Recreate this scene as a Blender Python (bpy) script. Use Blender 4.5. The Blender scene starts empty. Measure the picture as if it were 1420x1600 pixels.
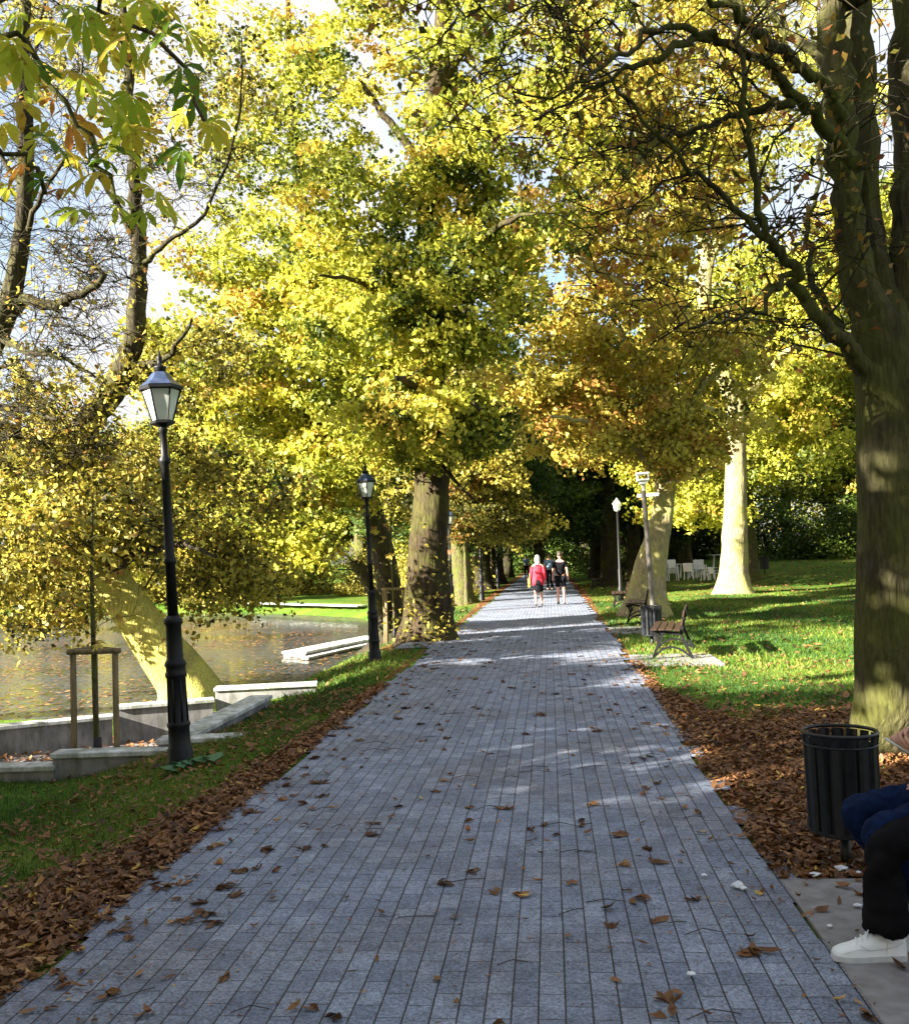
import bpy, bmesh, math, random
import numpy as np
from mathutils import Vector, Matrix
R = math.radians
sc = bpy.context.scene
C = sc.collection

# ------------------------------------------------------------------ camera
F_PX, CX, CY = 1500.0, 710.0, 800.0
ROLL, PITCH, YAW = R(2.0), R(2.71), R(5.54)
CAM = Vector((0, 0, 1.7))
fw = Vector((-math.sin(YAW)*math.cos(PITCH), math.cos(YAW)*math.cos(PITCH), math.sin(PITCH)))
r0 = Vector((math.cos(YAW), math.sin(YAW), 0)); u0 = r0.cross(fw)
rt = r0*math.cos(ROLL) - u0*math.sin(ROLL); up = r0*math.sin(ROLL) + u0*math.cos(ROLL)
cd = bpy.data.cameras.new('camera'); cam = bpy.data.objects.new('camera', cd); C.objects.link(cam)
cd.sensor_fit = 'VERTICAL'; cd.sensor_height = 24; cd.lens = 24*F_PX/1600
cd.clip_start = 0.05; cd.clip_end = 2000
m = Matrix((rt, up, -fw)).transposed().to_4x4(); m.translation = CAM
cam.matrix_world = m; sc.camera = cam
# ------------------------------------------------------------------ sky, sun, exposure
SUN_EL, SUN_AZ = R(22), R(58)          # azimuth of the light's travel, right of +Y
w = bpy.data.worlds.new('World'); sc.world = w; w.use_nodes = True
nt = w.node_tree; sky = nt.nodes.new('ShaderNodeTexSky'); sky.sky_type = 'NISHITA'; sky.sun_disc = False
sky.sun_elevation = SUN_EL; sky.sun_rotation = SUN_AZ + math.pi
sky.dust_density = 2.0; sky.air_density = 1.0
tcw = nt.nodes.new('ShaderNodeTexCoord'); cn = nt.nodes.new('ShaderNodeTexNoise'); cn.inputs['Scale'].default_value = 2.2; cn.inputs['Detail'].default_value = 6
nt.links.new(tcw.outputs['Generated'], cn.inputs['Vector'])
cr = nt.nodes.new('ShaderNodeValToRGB'); cr.color_ramp.elements[0].position = .40; cr.color_ramp.elements[1].position = .56; nt.links.new(cn.outputs[0], cr.inputs[0])
cmx = nt.nodes.new('ShaderNodeMix'); cmx.data_type = 'RGBA'; nt.links.new(cr.outputs[0], cmx.inputs[0]); nt.links.new(sky.outputs[0], cmx.inputs[6]); cmx.inputs[7].default_value = (2.8,2.85,3.0,1)
bg = nt.nodes['Background']; nt.links.new(cmx.outputs[2], bg.inputs[0]); bg.inputs[1].default_value = 0.052
sd = bpy.data.lights.new('sun', 'SUN'); sun = bpy.data.objects.new('sun', sd); C.objects.link(sun)
sd.energy = 5.0; sd.angle = R(0.5); sd.color = (1.0, 0.93, 0.80)
tr = Vector((math.sin(SUN_AZ)*math.cos(SUN_EL), math.cos(SUN_AZ)*math.cos(SUN_EL), -math.sin(SUN_EL)))
sun.rotation_euler = tr.to_track_quat('-Z', 'Y').to_euler(); sun.location = (-20, -25, 25)
vs = sc.view_settings; vs.view_transform = 'Standard'; vs.look = 'None'; vs.exposure = 2.85; vs.gamma = 1
cy = sc.cycles; cy.max_bounces = 6; cy.diffuse_bounces = 2; cy.glossy_bounces = 2; cy.transmission_bounces = 4
cy.transparent_max_bounces = 4; cy.use_denoising = True; cy.sample_clamp_indirect = 6

# ------------------------------------------------------------------ placing helpers (photo pixel -> ground point / point at a depth)
def ray(px, py): return fw*F_PX + rt*(px-CX) + up*(CY-py)
def P(px, py, z=0.0):
    d = ray(px, py); t = (z-CAM.z)/d.z; return CAM + d*t
def PD(px, py, Y):
    d = ray(px, py); return CAM + d*(Y/d.y)

# ------------------------------------------------------------------ object helpers
def tag(o, label=None, cat=None, group=None, kind=None):
    if label: o['label'] = label
    if cat: o['category'] = cat
    if group: o['group'] = group
    if kind: o['kind'] = kind
    return o
def empty(name, loc=(0,0,0), rz=0.0):
    o = bpy.data.objects.new(name, None); C.objects.link(o); o.location = loc; o.rotation_euler = (0,0,rz)
    o.empty_display_size = 0.2; return o
def link(name, me, mat, parent=None):
    o = bpy.data.objects.new(name, me); C.objects.link(o)
    for mm in (mat if isinstance(mat, (list, tuple)) else [mat]): me.materials.append(mm)
    if parent: o.parent = parent
    return o
class MB:
    def __init__(s): s.v = []; s.f = []
    def add(s, vs, fs):
        n = len(s.v); s.v += [tuple(v) for v in vs]; s.f += [tuple(i+n for i in f) for f in fs]; return s
    def box(s, lo, hi, M=None, bev=0.0):
        (a,b,c),(d,e,f) = lo,hi
        if bev:
            bm = bmesh.new(); bmesh.ops.create_cube(bm, size=1)
            for v in bm.verts: v.co = Vector(((a+d)/2+v.co.x*(d-a), (b+e)/2+v.co.y*(e-b), (c+f)/2+v.co.z*(f-c)))
            bmesh.ops.bevel(bm, geom=list(bm.edges), offset=bev, segments=1, affect='EDGES')
            vs = [v.co.copy() for v in bm.verts]; bm.verts.index_update(); fs = [[v.index for v in q.verts] for q in bm.faces]; bm.free()
        else:
            vs = [Vector(p) for p in ((a,b,c),(d,b,c),(d,e,c),(a,e,c),(a,b,f),(d,b,f),(d,e,f),(a,e,f))]
            fs = [(0,3,2,1),(4,5,6,7),(0,1,5,4),(1,2,6,5),(2,3,7,6),(3,0,4,7)]
        if M: vs = [M @ v for v in vs]
        return s.add(vs, fs)
    def tube(s, pts, rad, n=8, cap=True, rfun=None):
        pts = [Vector(p) for p in pts]; N = len(pts)
        if not hasattr(rad, '__len__'): rad = [rad]*N
        vs = []; prev = None
        for i, p in enumerate(pts):
            t = (pts[min(i+1,N-1)] - pts[max(i-1,0)]).normalized()
            if prev is None:
                a = Vector((1,0,0)) if abs(t.x) < .8 else Vector((0,1,0)); prev = (a - t*a.dot(t)).normalized()
            prev = (prev - t*prev.dot(t)); prev = prev.normalized() if prev.length > 1e-6 else t.orthogonal().normalized()
            b = t.cross(prev)
            for k in range(n):
                an = 2*math.pi*k/n; r = rad[i]*(rfun(i, k, p) if rfun else 1)
                vs.append(p + (prev*math.cos(an) + b*math.sin(an))*r)
        fs = [(i*n+k, i*n+(k+1)%n, (i+1)*n+(k+1)%n, (i+1)*n+k) for i in range(N-1) for k in range(n)]
        if cap: fs += [tuple(range(n-1,-1,-1)), tuple((N-1)*n+k for k in range(n))]
        return s.add(vs, fs)
    def lathe(s, prof, n=16, M=None, close=True):
        vs = [Vector((r*math.cos(2*math.pi*k/n), r*math.sin(2*math.pi*k/n), z)) for r, z in prof for k in range(n)]
        if M: vs = [M @ v for v in vs]
        N = len(prof)
        fs = [(i*n+k, i*n+(k+1)%n, (i+1)*n+(k+1)%n, (i+1)*n+k) for i in range(N-1) for k in range(n)]
        if close: fs += [tuple(range(n-1,-1,-1)), tuple((N-1)*n+k for k in range(n))]
        return s.add(vs, fs)
    def prism(s, outline, x0, x1, M=None):   # outline in (y,z)-like 2D -> extruded along first axis
        n = len(outline)
        vs = [Vector((x0, a, b)) for a, b in outline] + [Vector((x1, a, b)) for a, b in outline]
        if M: vs = [M @ v for v in vs]
        fs = [tuple(range(n-1,-1,-1)), tuple(range(n, 2*n))] + [(k, (k+1)%n, n+(k+1)%n, n+k) for k in range(n)]
        return s.add(vs, fs)
    def build(s, name, mat, parent=None, smooth=False):
        me = bpy.data.meshes.new(name); me.from_pydata(s.v, [], s.f); me.update()
        if smooth: me.polygons.foreach_set('use_smooth', [True]*len(me.polygons))
        return link(name, me, mat, parent)
def np_mesh(name, V, Fq, mat, parent=None, attrs=None, smooth=False):
    V = np.asarray(V, np.float32); Fq = np.asarray(Fq, np.int32); k = Fq.shape[1]
    me = bpy.data.meshes.new(name); me.vertices.add(len(V)); me.vertices.foreach_set('co', V.ravel())
    me.loops.add(Fq.size); me.loops.foreach_set('vertex_index', Fq.ravel())
    me.polygons.add(len(Fq)); me.polygons.foreach_set('loop_start', np.arange(0, Fq.size, k, dtype=np.int32))
    try: me.polygons.foreach_set('loop_total', np.full(len(Fq), k, np.int32))
    except Exception: pass
    for an, (dom, arr) in (attrs or {}).items():
        a = me.attributes.new(an, 'FLOAT', dom); a.data.foreach_set('value', np.asarray(arr, np.float32))
    me.update(calc_edges=True); me.validate()
    if smooth: me.polygons.foreach_set('use_smooth', [True]*len(me.polygons))
    return link(name, me, mat, parent)
def copy_tree(o, parent=None):
    c = o.copy(); C.objects.link(c); c.parent = parent
    for ch in o.children: copy_tree(ch, c)
    return c
def catmull(pts, sub=4):
    p = [np.array(q, float) for q in pts]; p = [2*p[0]-p[1]] + p + [2*p[-1]-p[-2]]; out = []
    for i in range(1, len(p)-2):
        for k in range(sub):
            t = k/sub
            out.append(.5*((2*p[i]) + (-p[i-1]+p[i+1])*t + (2*p[i-1]-5*p[i]+4*p[i+1]-p[i+2])*t*t + (-p[i-1]+3*p[i]-3*p[i+1]+p[i+2])*t**3))
    out.append(p[-2]); return out

# ------------------------------------------------------------------ materials
def newmat(name):
    mt = bpy.data.materials.new(name); mt.use_nodes = True; nt = mt.node_tree
    return mt, nt, nt.nodes, nt.links, nt.nodes['Principled BSDF']
def node(nd, t, **kw):
    n = nd.new(t)
    for k, v in kw.items():
        if hasattr(n, k) and not k.startswith('in_'): setattr(n, k, v)
        else: n.inputs[k[3:].replace('_',' ')].default_value = v
    return n
def ramp(nd, stops):
    r = nd.new('ShaderNodeValToRGB'); e = r.color_ramp.elements
    while len(e) < len(stops): e.new(0.5)
    for q, (p, c) in zip(e, stops): q.position = p; q.color = (*c, 1) if len(c) == 3 else c
    return r
def simple(name, c1, c2, scale=8, rough=.7, bump=.2, metal=0, dist=.01, detail=6, stretch=(1,1,1), spec=.4):
    mt, nt, nd, lk, bs = newmat(name)
    tc = nd.new('ShaderNodeTexCoord'); mp = nd.new('ShaderNodeMapping'); mp.inputs['Scale'].default_value = stretch
    lk.new(tc.outputs['Object'], mp.inputs[0])
    n = node(nd, 'ShaderNodeTexNoise', in_Scale=scale, in_Detail=detail); lk.new(mp.outputs[0], n.inputs['Vector'])
    r = ramp(nd, [(.3, c1), (.7, c2)]); lk.new(n.outputs[0], r.inputs[0]); lk.new(r.outputs[0], bs.inputs['Base Color'])
    bs.inputs['Roughness'].default_value = rough; bs.inputs['Metallic'].default_value = metal
    bs.inputs['Specular IOR Level'].default_value = spec
    if bump:
        b = nd.new('ShaderNodeBump'); b.inputs['Strength'].default_value = bump; b.inputs['Distance'].default_value = dist
        lk.new(n.outputs[0], b.inputs['Height']); lk.new(b.outputs[0], bs.inputs['Normal'])
    return mt
def leafmat(name, stops, transl=.45, hue=.0):
    mt, nt, nd, lk, bs = newmat(name)
    at = nd.new('ShaderNodeAttribute'); at.attribute_name = 'tone'
    oi = nd.new('ShaderNodeObjectInfo')
    ma = node(nd, 'ShaderNodeMath', operation='MULTIPLY_ADD'); lk.new(oi.outputs['Random'], ma.inputs[0]); ma.inputs[1].default_value = hue; ma.inputs[2].default_value = -hue/2
    ad = node(nd, 'ShaderNodeMath', operation='ADD'); lk.new(at.outputs['Fac'], ad.inputs[0]); lk.new(ma.outputs[0], ad.inputs[1])
    r = ramp(nd, stops); lk.new(ad.outputs[0], r.inputs[0])
    bs.inputs['Roughness'].default_value = .55; bs.inputs['Specular IOR Level'].default_value = .3
    lk.new(r.outputs[0], bs.inputs['Base Color'])
    tl = nd.new('ShaderNodeBsdfTranslucent'); lk.new(r.outputs[0], tl.inputs[0])
    mx = nd.new('ShaderNodeMixShader'); mx.inputs[0].default_value = transl
    lk.new(bs.outputs[0], mx.inputs[1]); lk.new(tl.outputs[0], mx.inputs[2]); lk.new(mx.outputs[0], nd['Material Output'].inputs[0])
    return mt
M = {}
M['lime'] = leafmat('lime_leaves', [(0,(.03,.055,.006)),(.3,(.14,.17,.02)),(.55,(.42,.43,.05)),(.8,(.66,.62,.08)),(1,(.42,.25,.05))], .36, hue=.15)
M['gold'] = leafmat('gold_leaves', [(0,(.04,.045,.01)),(.3,(.20,.18,.03)),(.6,(.50,.43,.07)),(.82,(.62,.50,.08)),(1,(.40,.20,.05))], .36, hue=.2)
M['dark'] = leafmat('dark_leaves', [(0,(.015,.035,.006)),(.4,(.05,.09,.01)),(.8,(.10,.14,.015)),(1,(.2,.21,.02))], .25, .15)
_c = None
M['brown'] = leafmat('brown_leaves', [(0,(.05,.06,.012)),(.35,(.16,.14,.02)),(.65,(.28,.17,.03)),(1,(.30,.11,.035))], .4)
M['chest'] = leafmat('chestnut_leaves', [(0,(.06,.14,.02)),(.3,(.24,.36,.03)),(.7,(.5,.55,.05)),(.88,(.62,.48,.05)),(1,(.45,.16,.04))], .55)
M['litter'] = leafmat('litter_leaves', [(0,(.045,.022,.012)),(.4,(.16,.075,.032)),(.75,(.30,.14,.055)),(.93,(.48,.28,.11)),(1,(.6,.38,.08))], .12)
M['blade'] = leafmat('grass_blades', [(0,(.015,.05,.008)),(.5,(.065,.145,.015)),(1,(.25,.28,.04))], .3)
def blotch(mt, col, scale, lo, hi):
    nt = mt.node_tree; nd, lk = nt.nodes, nt.links; rr_ = [n for n in nd if n.type == 'VALTORGB'][0]; geo = nd.new('ShaderNodeNewGeometry')
    n = node(nd, 'ShaderNodeTexNoise', in_Scale=scale, in_Detail=6, in_Roughness=.7); lk.new(geo.outputs['Position'], n.inputs['Vector'])
    r2 = ramp(nd, [(lo,(0,0,0)),(hi,(1,1,1))]); lk.new(n.outputs[0], r2.inputs[0])
    mx = node(nd, 'ShaderNodeMix', data_type='RGBA'); lk.new(r2.outputs[0], mx.inputs[0]); lk.new(rr_.outputs[0], mx.inputs[6]); mx.inputs[7].default_value = (*col,1)
    for l in list(rr_.outputs[0].links):
        if l.to_node != mx: ts = l.to_socket; lk.remove(l); lk.new(mx.outputs[2], ts)
blotch(M['chest'], (.22,.09,.02), 28, .55, .66); blotch(M['litter'], (.09,.045,.022), 55, .56, .74)
def bark(name, dark, mid, moss, mossamt, sc_=6, fis=.55):
    mt, nt, nd, lk, bs = newmat(name)
    tc = nd.new('ShaderNodeTexCoord'); mp = nd.new('ShaderNodeMapping'); mp.inputs['Scale'].default_value = (1,1,.22)
    lk.new(tc.outputs['Object'], mp.inputs[0])
    n = node(nd, 'ShaderNodeTexNoise', in_Scale=sc_*2.2, in_Detail=8, in_Roughness=.65); lk.new(mp.outputs[0], n.inputs['Vector'])
    v = node(nd, 'ShaderNodeTexVoronoi', in_Scale=sc_*2.5, feature='DISTANCE_TO_EDGE'); lk.new(mp.outputs[0], v.inputs['Vector'])
    r = ramp(nd, [(.3, dark), (.7, mid)]); lk.new(n.outputs[0], r.inputs[0])
    n2 = node(nd, 'ShaderNodeTexNoise', in_Scale=2.0, in_Detail=5); lk.new(tc.outputs['Object'], n2.inputs['Vector'])
    r2 = ramp(nd, [(.5-mossamt/2, (0,0,0)), (.75-mossamt/2, (1,1,1))]); lk.new(n2.outputs[0], r2.inputs[0])
    mx = node(nd, 'ShaderNodeMix', data_type='RGBA'); lk.new(r2.outputs[0], mx.inputs[0]); lk.new(r.outputs[0], mx.inputs[6]); mx.inputs[7].default_value = (*moss, 1)
    gr = ramp(nd, [(.3,(.45,.42,.38)),(.65,(1.15,1.15,1.15))]); ng = node(nd, 'ShaderNodeTexNoise', in_Scale=sc_*4, in_Detail=9, in_Roughness=.75); lk.new(mp.outputs[0], ng.inputs['Vector']); lk.new(ng.outputs[0], gr.inputs[0])
    mz = node(nd, 'ShaderNodeMix', data_type='RGBA', blend_type='MULTIPLY'); mz.inputs[0].default_value = 1; lk.new(mx.outputs[2], mz.inputs[6]); lk.new(gr.outputs[0], mz.inputs[7])
    fz = ramp(nd, [(.02,(.35,.32,.3)),(.12,(1,1,1))]); lk.new(v.outputs['Distance'], fz.inputs[0])
    my = node(nd, 'ShaderNodeMix', data_type='RGBA', blend_type='MULTIPLY'); my.inputs[0].default_value = fis; lk.new(mz.outputs[2], my.inputs[6]); lk.new(fz.outputs[0], my.inputs[7])
    lk.new(my.outputs[2], bs.inputs['Base Color']); bs.inputs['Roughness'].default_value = .9; bs.inputs['Specular IOR Level'].default_value = .15
    md = node(nd, 'ShaderNodeMath', operation='MULTIPLY_ADD'); lk.new(v.outputs['Distance'], md.inputs[0]); md.inputs[1].default_value = .8; lk.new(n.outputs[0], md.inputs[2])
    b = nd.new('ShaderNodeBump'); b.inputs['Strength'].default_value = .8; b.inputs['Distance'].default_value = .03
    lk.new(md.outputs[0], b.inputs['Height']); lk.new(b.outputs[0], bs.inputs['Normal']); return mt
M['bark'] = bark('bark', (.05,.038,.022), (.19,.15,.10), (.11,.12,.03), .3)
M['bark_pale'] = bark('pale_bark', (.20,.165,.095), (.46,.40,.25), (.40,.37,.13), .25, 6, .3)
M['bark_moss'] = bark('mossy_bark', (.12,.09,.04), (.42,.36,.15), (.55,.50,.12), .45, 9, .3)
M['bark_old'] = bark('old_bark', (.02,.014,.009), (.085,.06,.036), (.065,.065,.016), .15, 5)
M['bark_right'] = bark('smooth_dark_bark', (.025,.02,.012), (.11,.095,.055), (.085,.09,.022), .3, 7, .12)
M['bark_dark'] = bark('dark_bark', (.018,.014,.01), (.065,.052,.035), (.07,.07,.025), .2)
M['iron'] = simple('black_iron', (.004,.004,.005), (.010,.010,.011), 30, .5, .15, .0, .003, spec=.25)
M['iron_bin'] = simple('bin_steel', (.004,.005,.007), (.012,.015,.019), 18, .42, .3, .0, .003, spec=.35)
M['wood'] = simple('guard_wood', (.13,.095,.045), (.27,.20,.10), 9, .85, .5, 0, .006, stretch=(3,3,.4))
M['bench_wood'] = simple('bench_wood', (.022,.011,.007), (.05,.024,.013), 10, .5, .3, 0, .004, stretch=(3,.3,3))
M['glass'] = simple('lantern_glass', (.62,.68,.60), (.8,.82,.74), 9, .25, 0)
M['glass'].node_tree.nodes['Principled BSDF'].inputs['Transmission Weight'].default_value = .25
M['blue_roof'] = simple('lantern_roof', (.02,.03,.06), (.04,.06,.12), 14, .3, .1)
M['cap'] = simple('cap_concrete', (.52,.54,.55), (.78,.79,.78), 6, .8, .3, 0, .004)
M['wall'] = simple('wall_concrete', (.15,.15,.16), (.36,.35,.33), 3, .85, .35, 0, .006)
for k_, lo_ in (('wall',.35),('cap',.42)):
    nt_ = M[k_].node_tree; nd_, lk_ = nt_.nodes, nt_.links; bs_ = nd_['Principled BSDF']; src_ = bs_.inputs['Base Color'].links[0].from_socket; tc_ = [n for n in nd_ if n.type == 'TEX_COORD'][0]
    mp_ = nd_.new('ShaderNodeMapping'); mp_.inputs['Scale'].default_value = (1,1,.25); lk_.new(tc_.outputs['Object'], mp_.inputs[0])
    n_ = node(nd_, 'ShaderNodeTexNoise', in_Scale=5.0, in_Detail=8, in_Roughness=.75); lk_.new(mp_.outputs[0], n_.inputs['Vector']); r_ = ramp(nd_, [(lo_,(.42,.43,.36)),(lo_+.2,(1,1,1))]); lk_.new(n_.outputs[0], r_.inputs[0])
    m_ = node(nd_, 'ShaderNodeMix', data_type='RGBA', blend_type='MULTIPLY'); m_.inputs[0].default_value = 1; lk_.new(src_, m_.inputs[6]); lk_.new(r_.outputs[0], m_.inputs[7]); lk_.new(m_.outputs[2], bs_.inputs['Base Color'])
M['slab'] = simple('slab_concrete', (.17,.155,.15), (.27,.26,.26), 12, .85, .4, 0, .004, detail=10)
M['white'] = simple('white_plastic', (.78,.78,.78), (.85,.85,.85), 5, .4, 0)
M['steel'] = simple('pole_steel', (.10,.085,.075), (.2,.18,.16), 8, .4, 0, .4)
M['grey'] = simple('lamp_head_grey', (.5,.5,.48), (.65,.65,.62), 8, .5, 0)
M['black_plastic'] = simple('black_plastic', (.01,.01,.012), (.02,.02,.025), 20, .6, .1)
M['paper'] = simple('paper', (.6,.65,.72), (.8,.82,.85), 40, .8, .4, 0, .01)
M['jeans'] = simple('blue_denim', (.002,.007,.03), (.006,.018,.065), 30, .9, .5, 0, .006, spec=.1)
M['black_cloth'] = simple('black_cloth', (.003,.003,.004), (.009,.009,.011), 9, .9, .6, 0, .02, spec=.1)
M['skin'] = simple('skin', (.50,.25,.17), (.62,.35,.26), 12, .5, .1, 0, .002)
M['shoe'] = simple('white_leather', (.72,.76,.80), (.82,.84,.86), 14, .45, .2, 0, .003)
M['sole'] = simple('shoe_sole', (.45,.47,.5), (.6,.62,.64), 20, .6, .1)
M['red'] = simple('red_coat', (.42,.012,.03), (.6,.03,.06), 14, .8, .4, 0, .02)
M['hair_white'] = simple('blonde_white_hair', (.7,.66,.56), (.85,.82,.74), 30, .6, .4, 0, .01, stretch=(3,3,.3))
M['hair_dark'] = simple('dark_hair', (.02,.014,.01), (.05,.035,.025), 30, .6, .4, 0, .01)
M['bag'] = simple('yellow_bag', (.62,.38,.05), (.75,.5,.1), 12, .6, .2)
M['shirt_blue'] = simple('pale_blue_shirt', (.12,.2,.32), (.18,.26,.36), 12, .8, .2)
M['boot'] = simple('brown_boot', (.03,.02,.012), (.06,.04,.03), 12, .6, .2)

# ------------------------------------------------------------------ terrain
XL, XR = P(230,1380).x, P(1230,1370).x           # path edges
POND = np.array([(-60,14.15),(-6.6,14.15),(-4.9,14.9),(-4.75,21),(-4.6,25),(-5.3,31),(-7.6,37.5),(-13.4,43.5),(-20,47),(-33,53),(-60,55)], float)
WATER = -0.55
def sdf(x, y, poly=POND):
    x = np.asarray(x, float); y = np.asarray(y, float); d = np.full(x.shape, 1e9); inside = np.zeros(x.shape, bool); n = len(poly)
    for i in range(n):
        a = poly[i]; b = poly[(i+1)%n]; e = b-a; t = np.clip(((x-a[0])*e[0]+(y-a[1])*e[1])/(e@e), 0, 1)
        d = np.minimum(d, np.hypot(x-a[0]-t*e[0], y-a[1]-t*e[1]))
        c = ((a[1] > y) != (b[1] > y)) & (x < (b[0]-a[0])*(y-a[1])/((b[1]-a[1]) or 1e-9)+a[0]); inside ^= c
    return np.where(inside, -d, d)
def ss(a, b, x): t = np.clip((x-a)/(b-a), 0, 1); return t*t*(3-2*t)
def gz(x, y):
    x = np.asarray(x, float); y = np.asarray(y, float)
    left = -.20*ss(XL-.3, XL-1.6, x) - .25*ss(XL-1.2, XL-3.0, x)
    left *= 1-.75*ss(30, 40, y)
    bump = .035*np.sin(x*.9+1.3)*np.sin(y*.55) + .02*np.sin(x*2.3+y*1.7)
    off = np.minimum(ss(XL-.25, XL-1.5, x)+ss(XR+.25, XR+1.8, x), 1)
    right = .9*ss(38, 62, y+.35*x)*ss(5, 12, x) + .10*ss(XR+1, XR+6, x)*ss(12,30,y)
    z = left + bump*off + right - .012
    s = sdf(x, y)
    z = np.where(x < XL, z*ss(0,1.2,s) + (WATER+.02)*(1-ss(0,1.2,s)), z)
    z = np.where(s < .25, WATER+.02 - .5*ss(.25,-1.5,s), z)
    # sunken terrace
    ter = (x < -4.42) & (x > -16) & (y > 10.2) & (y < 14.0)
    z = np.where(ter, -.92, z)
    return z
def G(x, y): return float(gz(np.array([x]), np.array([y]))[0])
def PG(px, py):
    z = 0.0
    for _ in range(12): p = P(px, py, z); z = .5*z + .5*G(p.x, p.y)
    return p
def litter_mask(x, y):
    wl = np.interp(y, [2,4,5,6,8,10,20,40], [1.5,1.0,.8,.5,.35,.22,.2,.5]); wr = np.interp(y, [2,3.6,6,7.5,9,10.5,12,20,40], [2.0,3.0,3.0,2.5,1.2,.5,.2,.15,.4])
    dl = (XL-x)/wl; dr = (x-XR)/wr
    d = np.where(x < 0, dl, dr)
    m_ = np.where(d < -.02, 0, 1-ss(.55, 1.35, d))
    tr_ = 1-ss(.8, 3.2, np.hypot(x-T0[0], y-T0[1])); tr2 = .8*(1-ss(.6,2.2,np.hypot(x+2.7,y-20)))
    return np.clip(np.maximum(m_, np.maximum(tr_, tr2)*(d > 0)), 0, 1)
T0 = P(1400,1165)
xs = np.unique(np.round(np.concatenate([np.linspace(-400,-70,12), np.linspace(-60,-18,36), np.arange(-18,-8,.5), np.arange(-8,9,.2), np.arange(9,30,1), np.linspace(30,80,14), np.linspace(90,400,12)]), 3))
ys = np.unique(np.round(np.concatenate([np.linspace(-200,-10,14), np.arange(-8,0,1), np.arange(0,30,.2), np.arange(30,60,.8), np.linspace(61,120,22), np.linspace(130,600,14)]), 3))
gx, gy = np.meshgrid(xs, ys); gzz = gz(gx, gy); nx_, ny_ = len(xs), len(ys)
V = np.stack([gx.ravel(), gy.ravel(), gzz.ravel()], 1)
idx = np.arange(nx_*ny_).reshape(ny_, nx_)
Fq = np.stack([idx[:-1,:-1], idx[:-1,1:], idx[1:,1:], idx[1:,:-1]], -1).reshape(-1,4)
mt, nt, nd, lk, bs = newmat('lawn_and_soil')
at = nd.new('ShaderNodeAttribute'); at.attribute_name = 'litter'
geo = nd.new('ShaderNodeNewGeometry')
n1 = node(nd, 'ShaderNodeTexNoise', in_Scale=.55, in_Detail=5); n2 = node(nd, 'ShaderNodeTexNoise', in_Scale=14, in_Detail=6, in_Roughness=.7); n3 = node(nd, 'ShaderNodeTexNoise', in_Scale=3.2, in_Detail=6)
n4 = node(nd, 'ShaderNodeTexVoronoi', in_Scale=38)
for n in (n1,n2,n3,n4): lk.new(geo.outputs['Position'], n.inputs['Vector'])
g1 = ramp(nd, [(.25,(.015,.05,.008)),(.5,(.055,.13,.012)),(.8,(.17,.22,.02))]); lk.new(n2.outputs[0], g1.inputs[0])
g2 = ramp(nd, [(.4,(0,0,0)),(.65,(1,1,1))]); lk.new(n1.outputs[0], g2.inputs[0])
mg = node(nd, 'ShaderNodeMix', data_type='RGBA'); lk.new(g2.outputs[0], mg.inputs[0]); lk.new(g1.outputs[0], mg.inputs[6]); mg.inputs[7].default_value = (.19,.19,.03,1)
mg.clamp_factor = True
mf = node(nd, 'ShaderNodeMath', operation='MULTIPLY'); lk.new(g2.outputs[0], mf.inputs[0]); mf.inputs[1].default_value = .45; lk.new(mf.outputs[0], mg.inputs[0])
br = ramp(nd, [(.2,(.05,.022,.01)),(.5,(.15,.065,.025)),(.8,(.27,.13,.045))]); lk.new(n4.outputs['Color'], br.inputs[0])
ad = node(nd, 'ShaderNodeMath', operation='ADD'); lk.new(at.outputs['Fac'], ad.inputs[0]); lk.new(n3.outputs[0], ad.inputs[1])
th = ramp(nd, [(.62,(0,0,0)),(.95,(1,1,1))]);
hf = node(nd, 'ShaderNodeMath', operation='MULTIPLY'); lk.new(ad.outputs[0], hf.inputs[0]); hf.inputs[1].default_value = .75
lk.new(hf.outputs[0], th.inputs[0])
ml = node(nd, 'ShaderNodeMix', data_type='RGBA'); lk.new(th.outputs[0], ml.inputs[0]); lk.new(mg.outputs[2], ml.inputs[6]); lk.new(br.outputs[0], ml.inputs[7])
lk.new(ml.outputs[2], bs.inputs['Base Color']); bs.inputs['Roughness'].default_value = .95; bs.inputs['Specular IOR Level'].default_value = .1
b = nd.new('ShaderNodeBump'); b.inputs['Strength'].default_value = .9; b.inputs['Distance'].default_value = .05; lk.new(n2.outputs[0], b.inputs['Height']); lk.new(b.outputs[0], bs.inputs['Normal'])
ground = np_mesh('ground', V, Fq, mt, attrs={'litter': ('POINT', litter_mask(gx, gy).ravel())}, smooth=True)
tag(ground, kind='structure')

# path with stepped brick edges
mt, nt, nd, lk, bs = newmat('grey_brick_paving')
geo = nd.new('ShaderNodeNewGeometry'); sx = nd.new('ShaderNodeSeparateXYZ'); lk.new(geo.outputs['Position'], sx.inputs[0])
cx_ = nd.new('ShaderNodeCombineXYZ'); lk.new(sx.outputs['Y'], cx_.inputs['X']); lk.new(sx.outputs['X'], cx_.inputs['Y'])
wn = node(nd, 'ShaderNodeTexNoise', in_Scale=1.5, in_Detail=3); lk.new(geo.outputs['Position'], wn.inputs['Vector'])
ws = node(nd, 'ShaderNodeVectorMath', operation='SCALE'); ws.inputs['Scale'].default_value = .012; lk.new(wn.outputs['Color'], ws.inputs[0])
wa = node(nd, 'ShaderNodeVectorMath', operation='ADD'); lk.new(cx_.outputs[0], wa.inputs[0]); lk.new(ws.outputs[0], wa.inputs[1])
bt = node(nd, 'ShaderNodeTexBrick', offset=.5, in_Scale=1.0); bt.inputs['Brick Width'].default_value = .20; bt.inputs['Row Height'].default_value = .10
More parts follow.
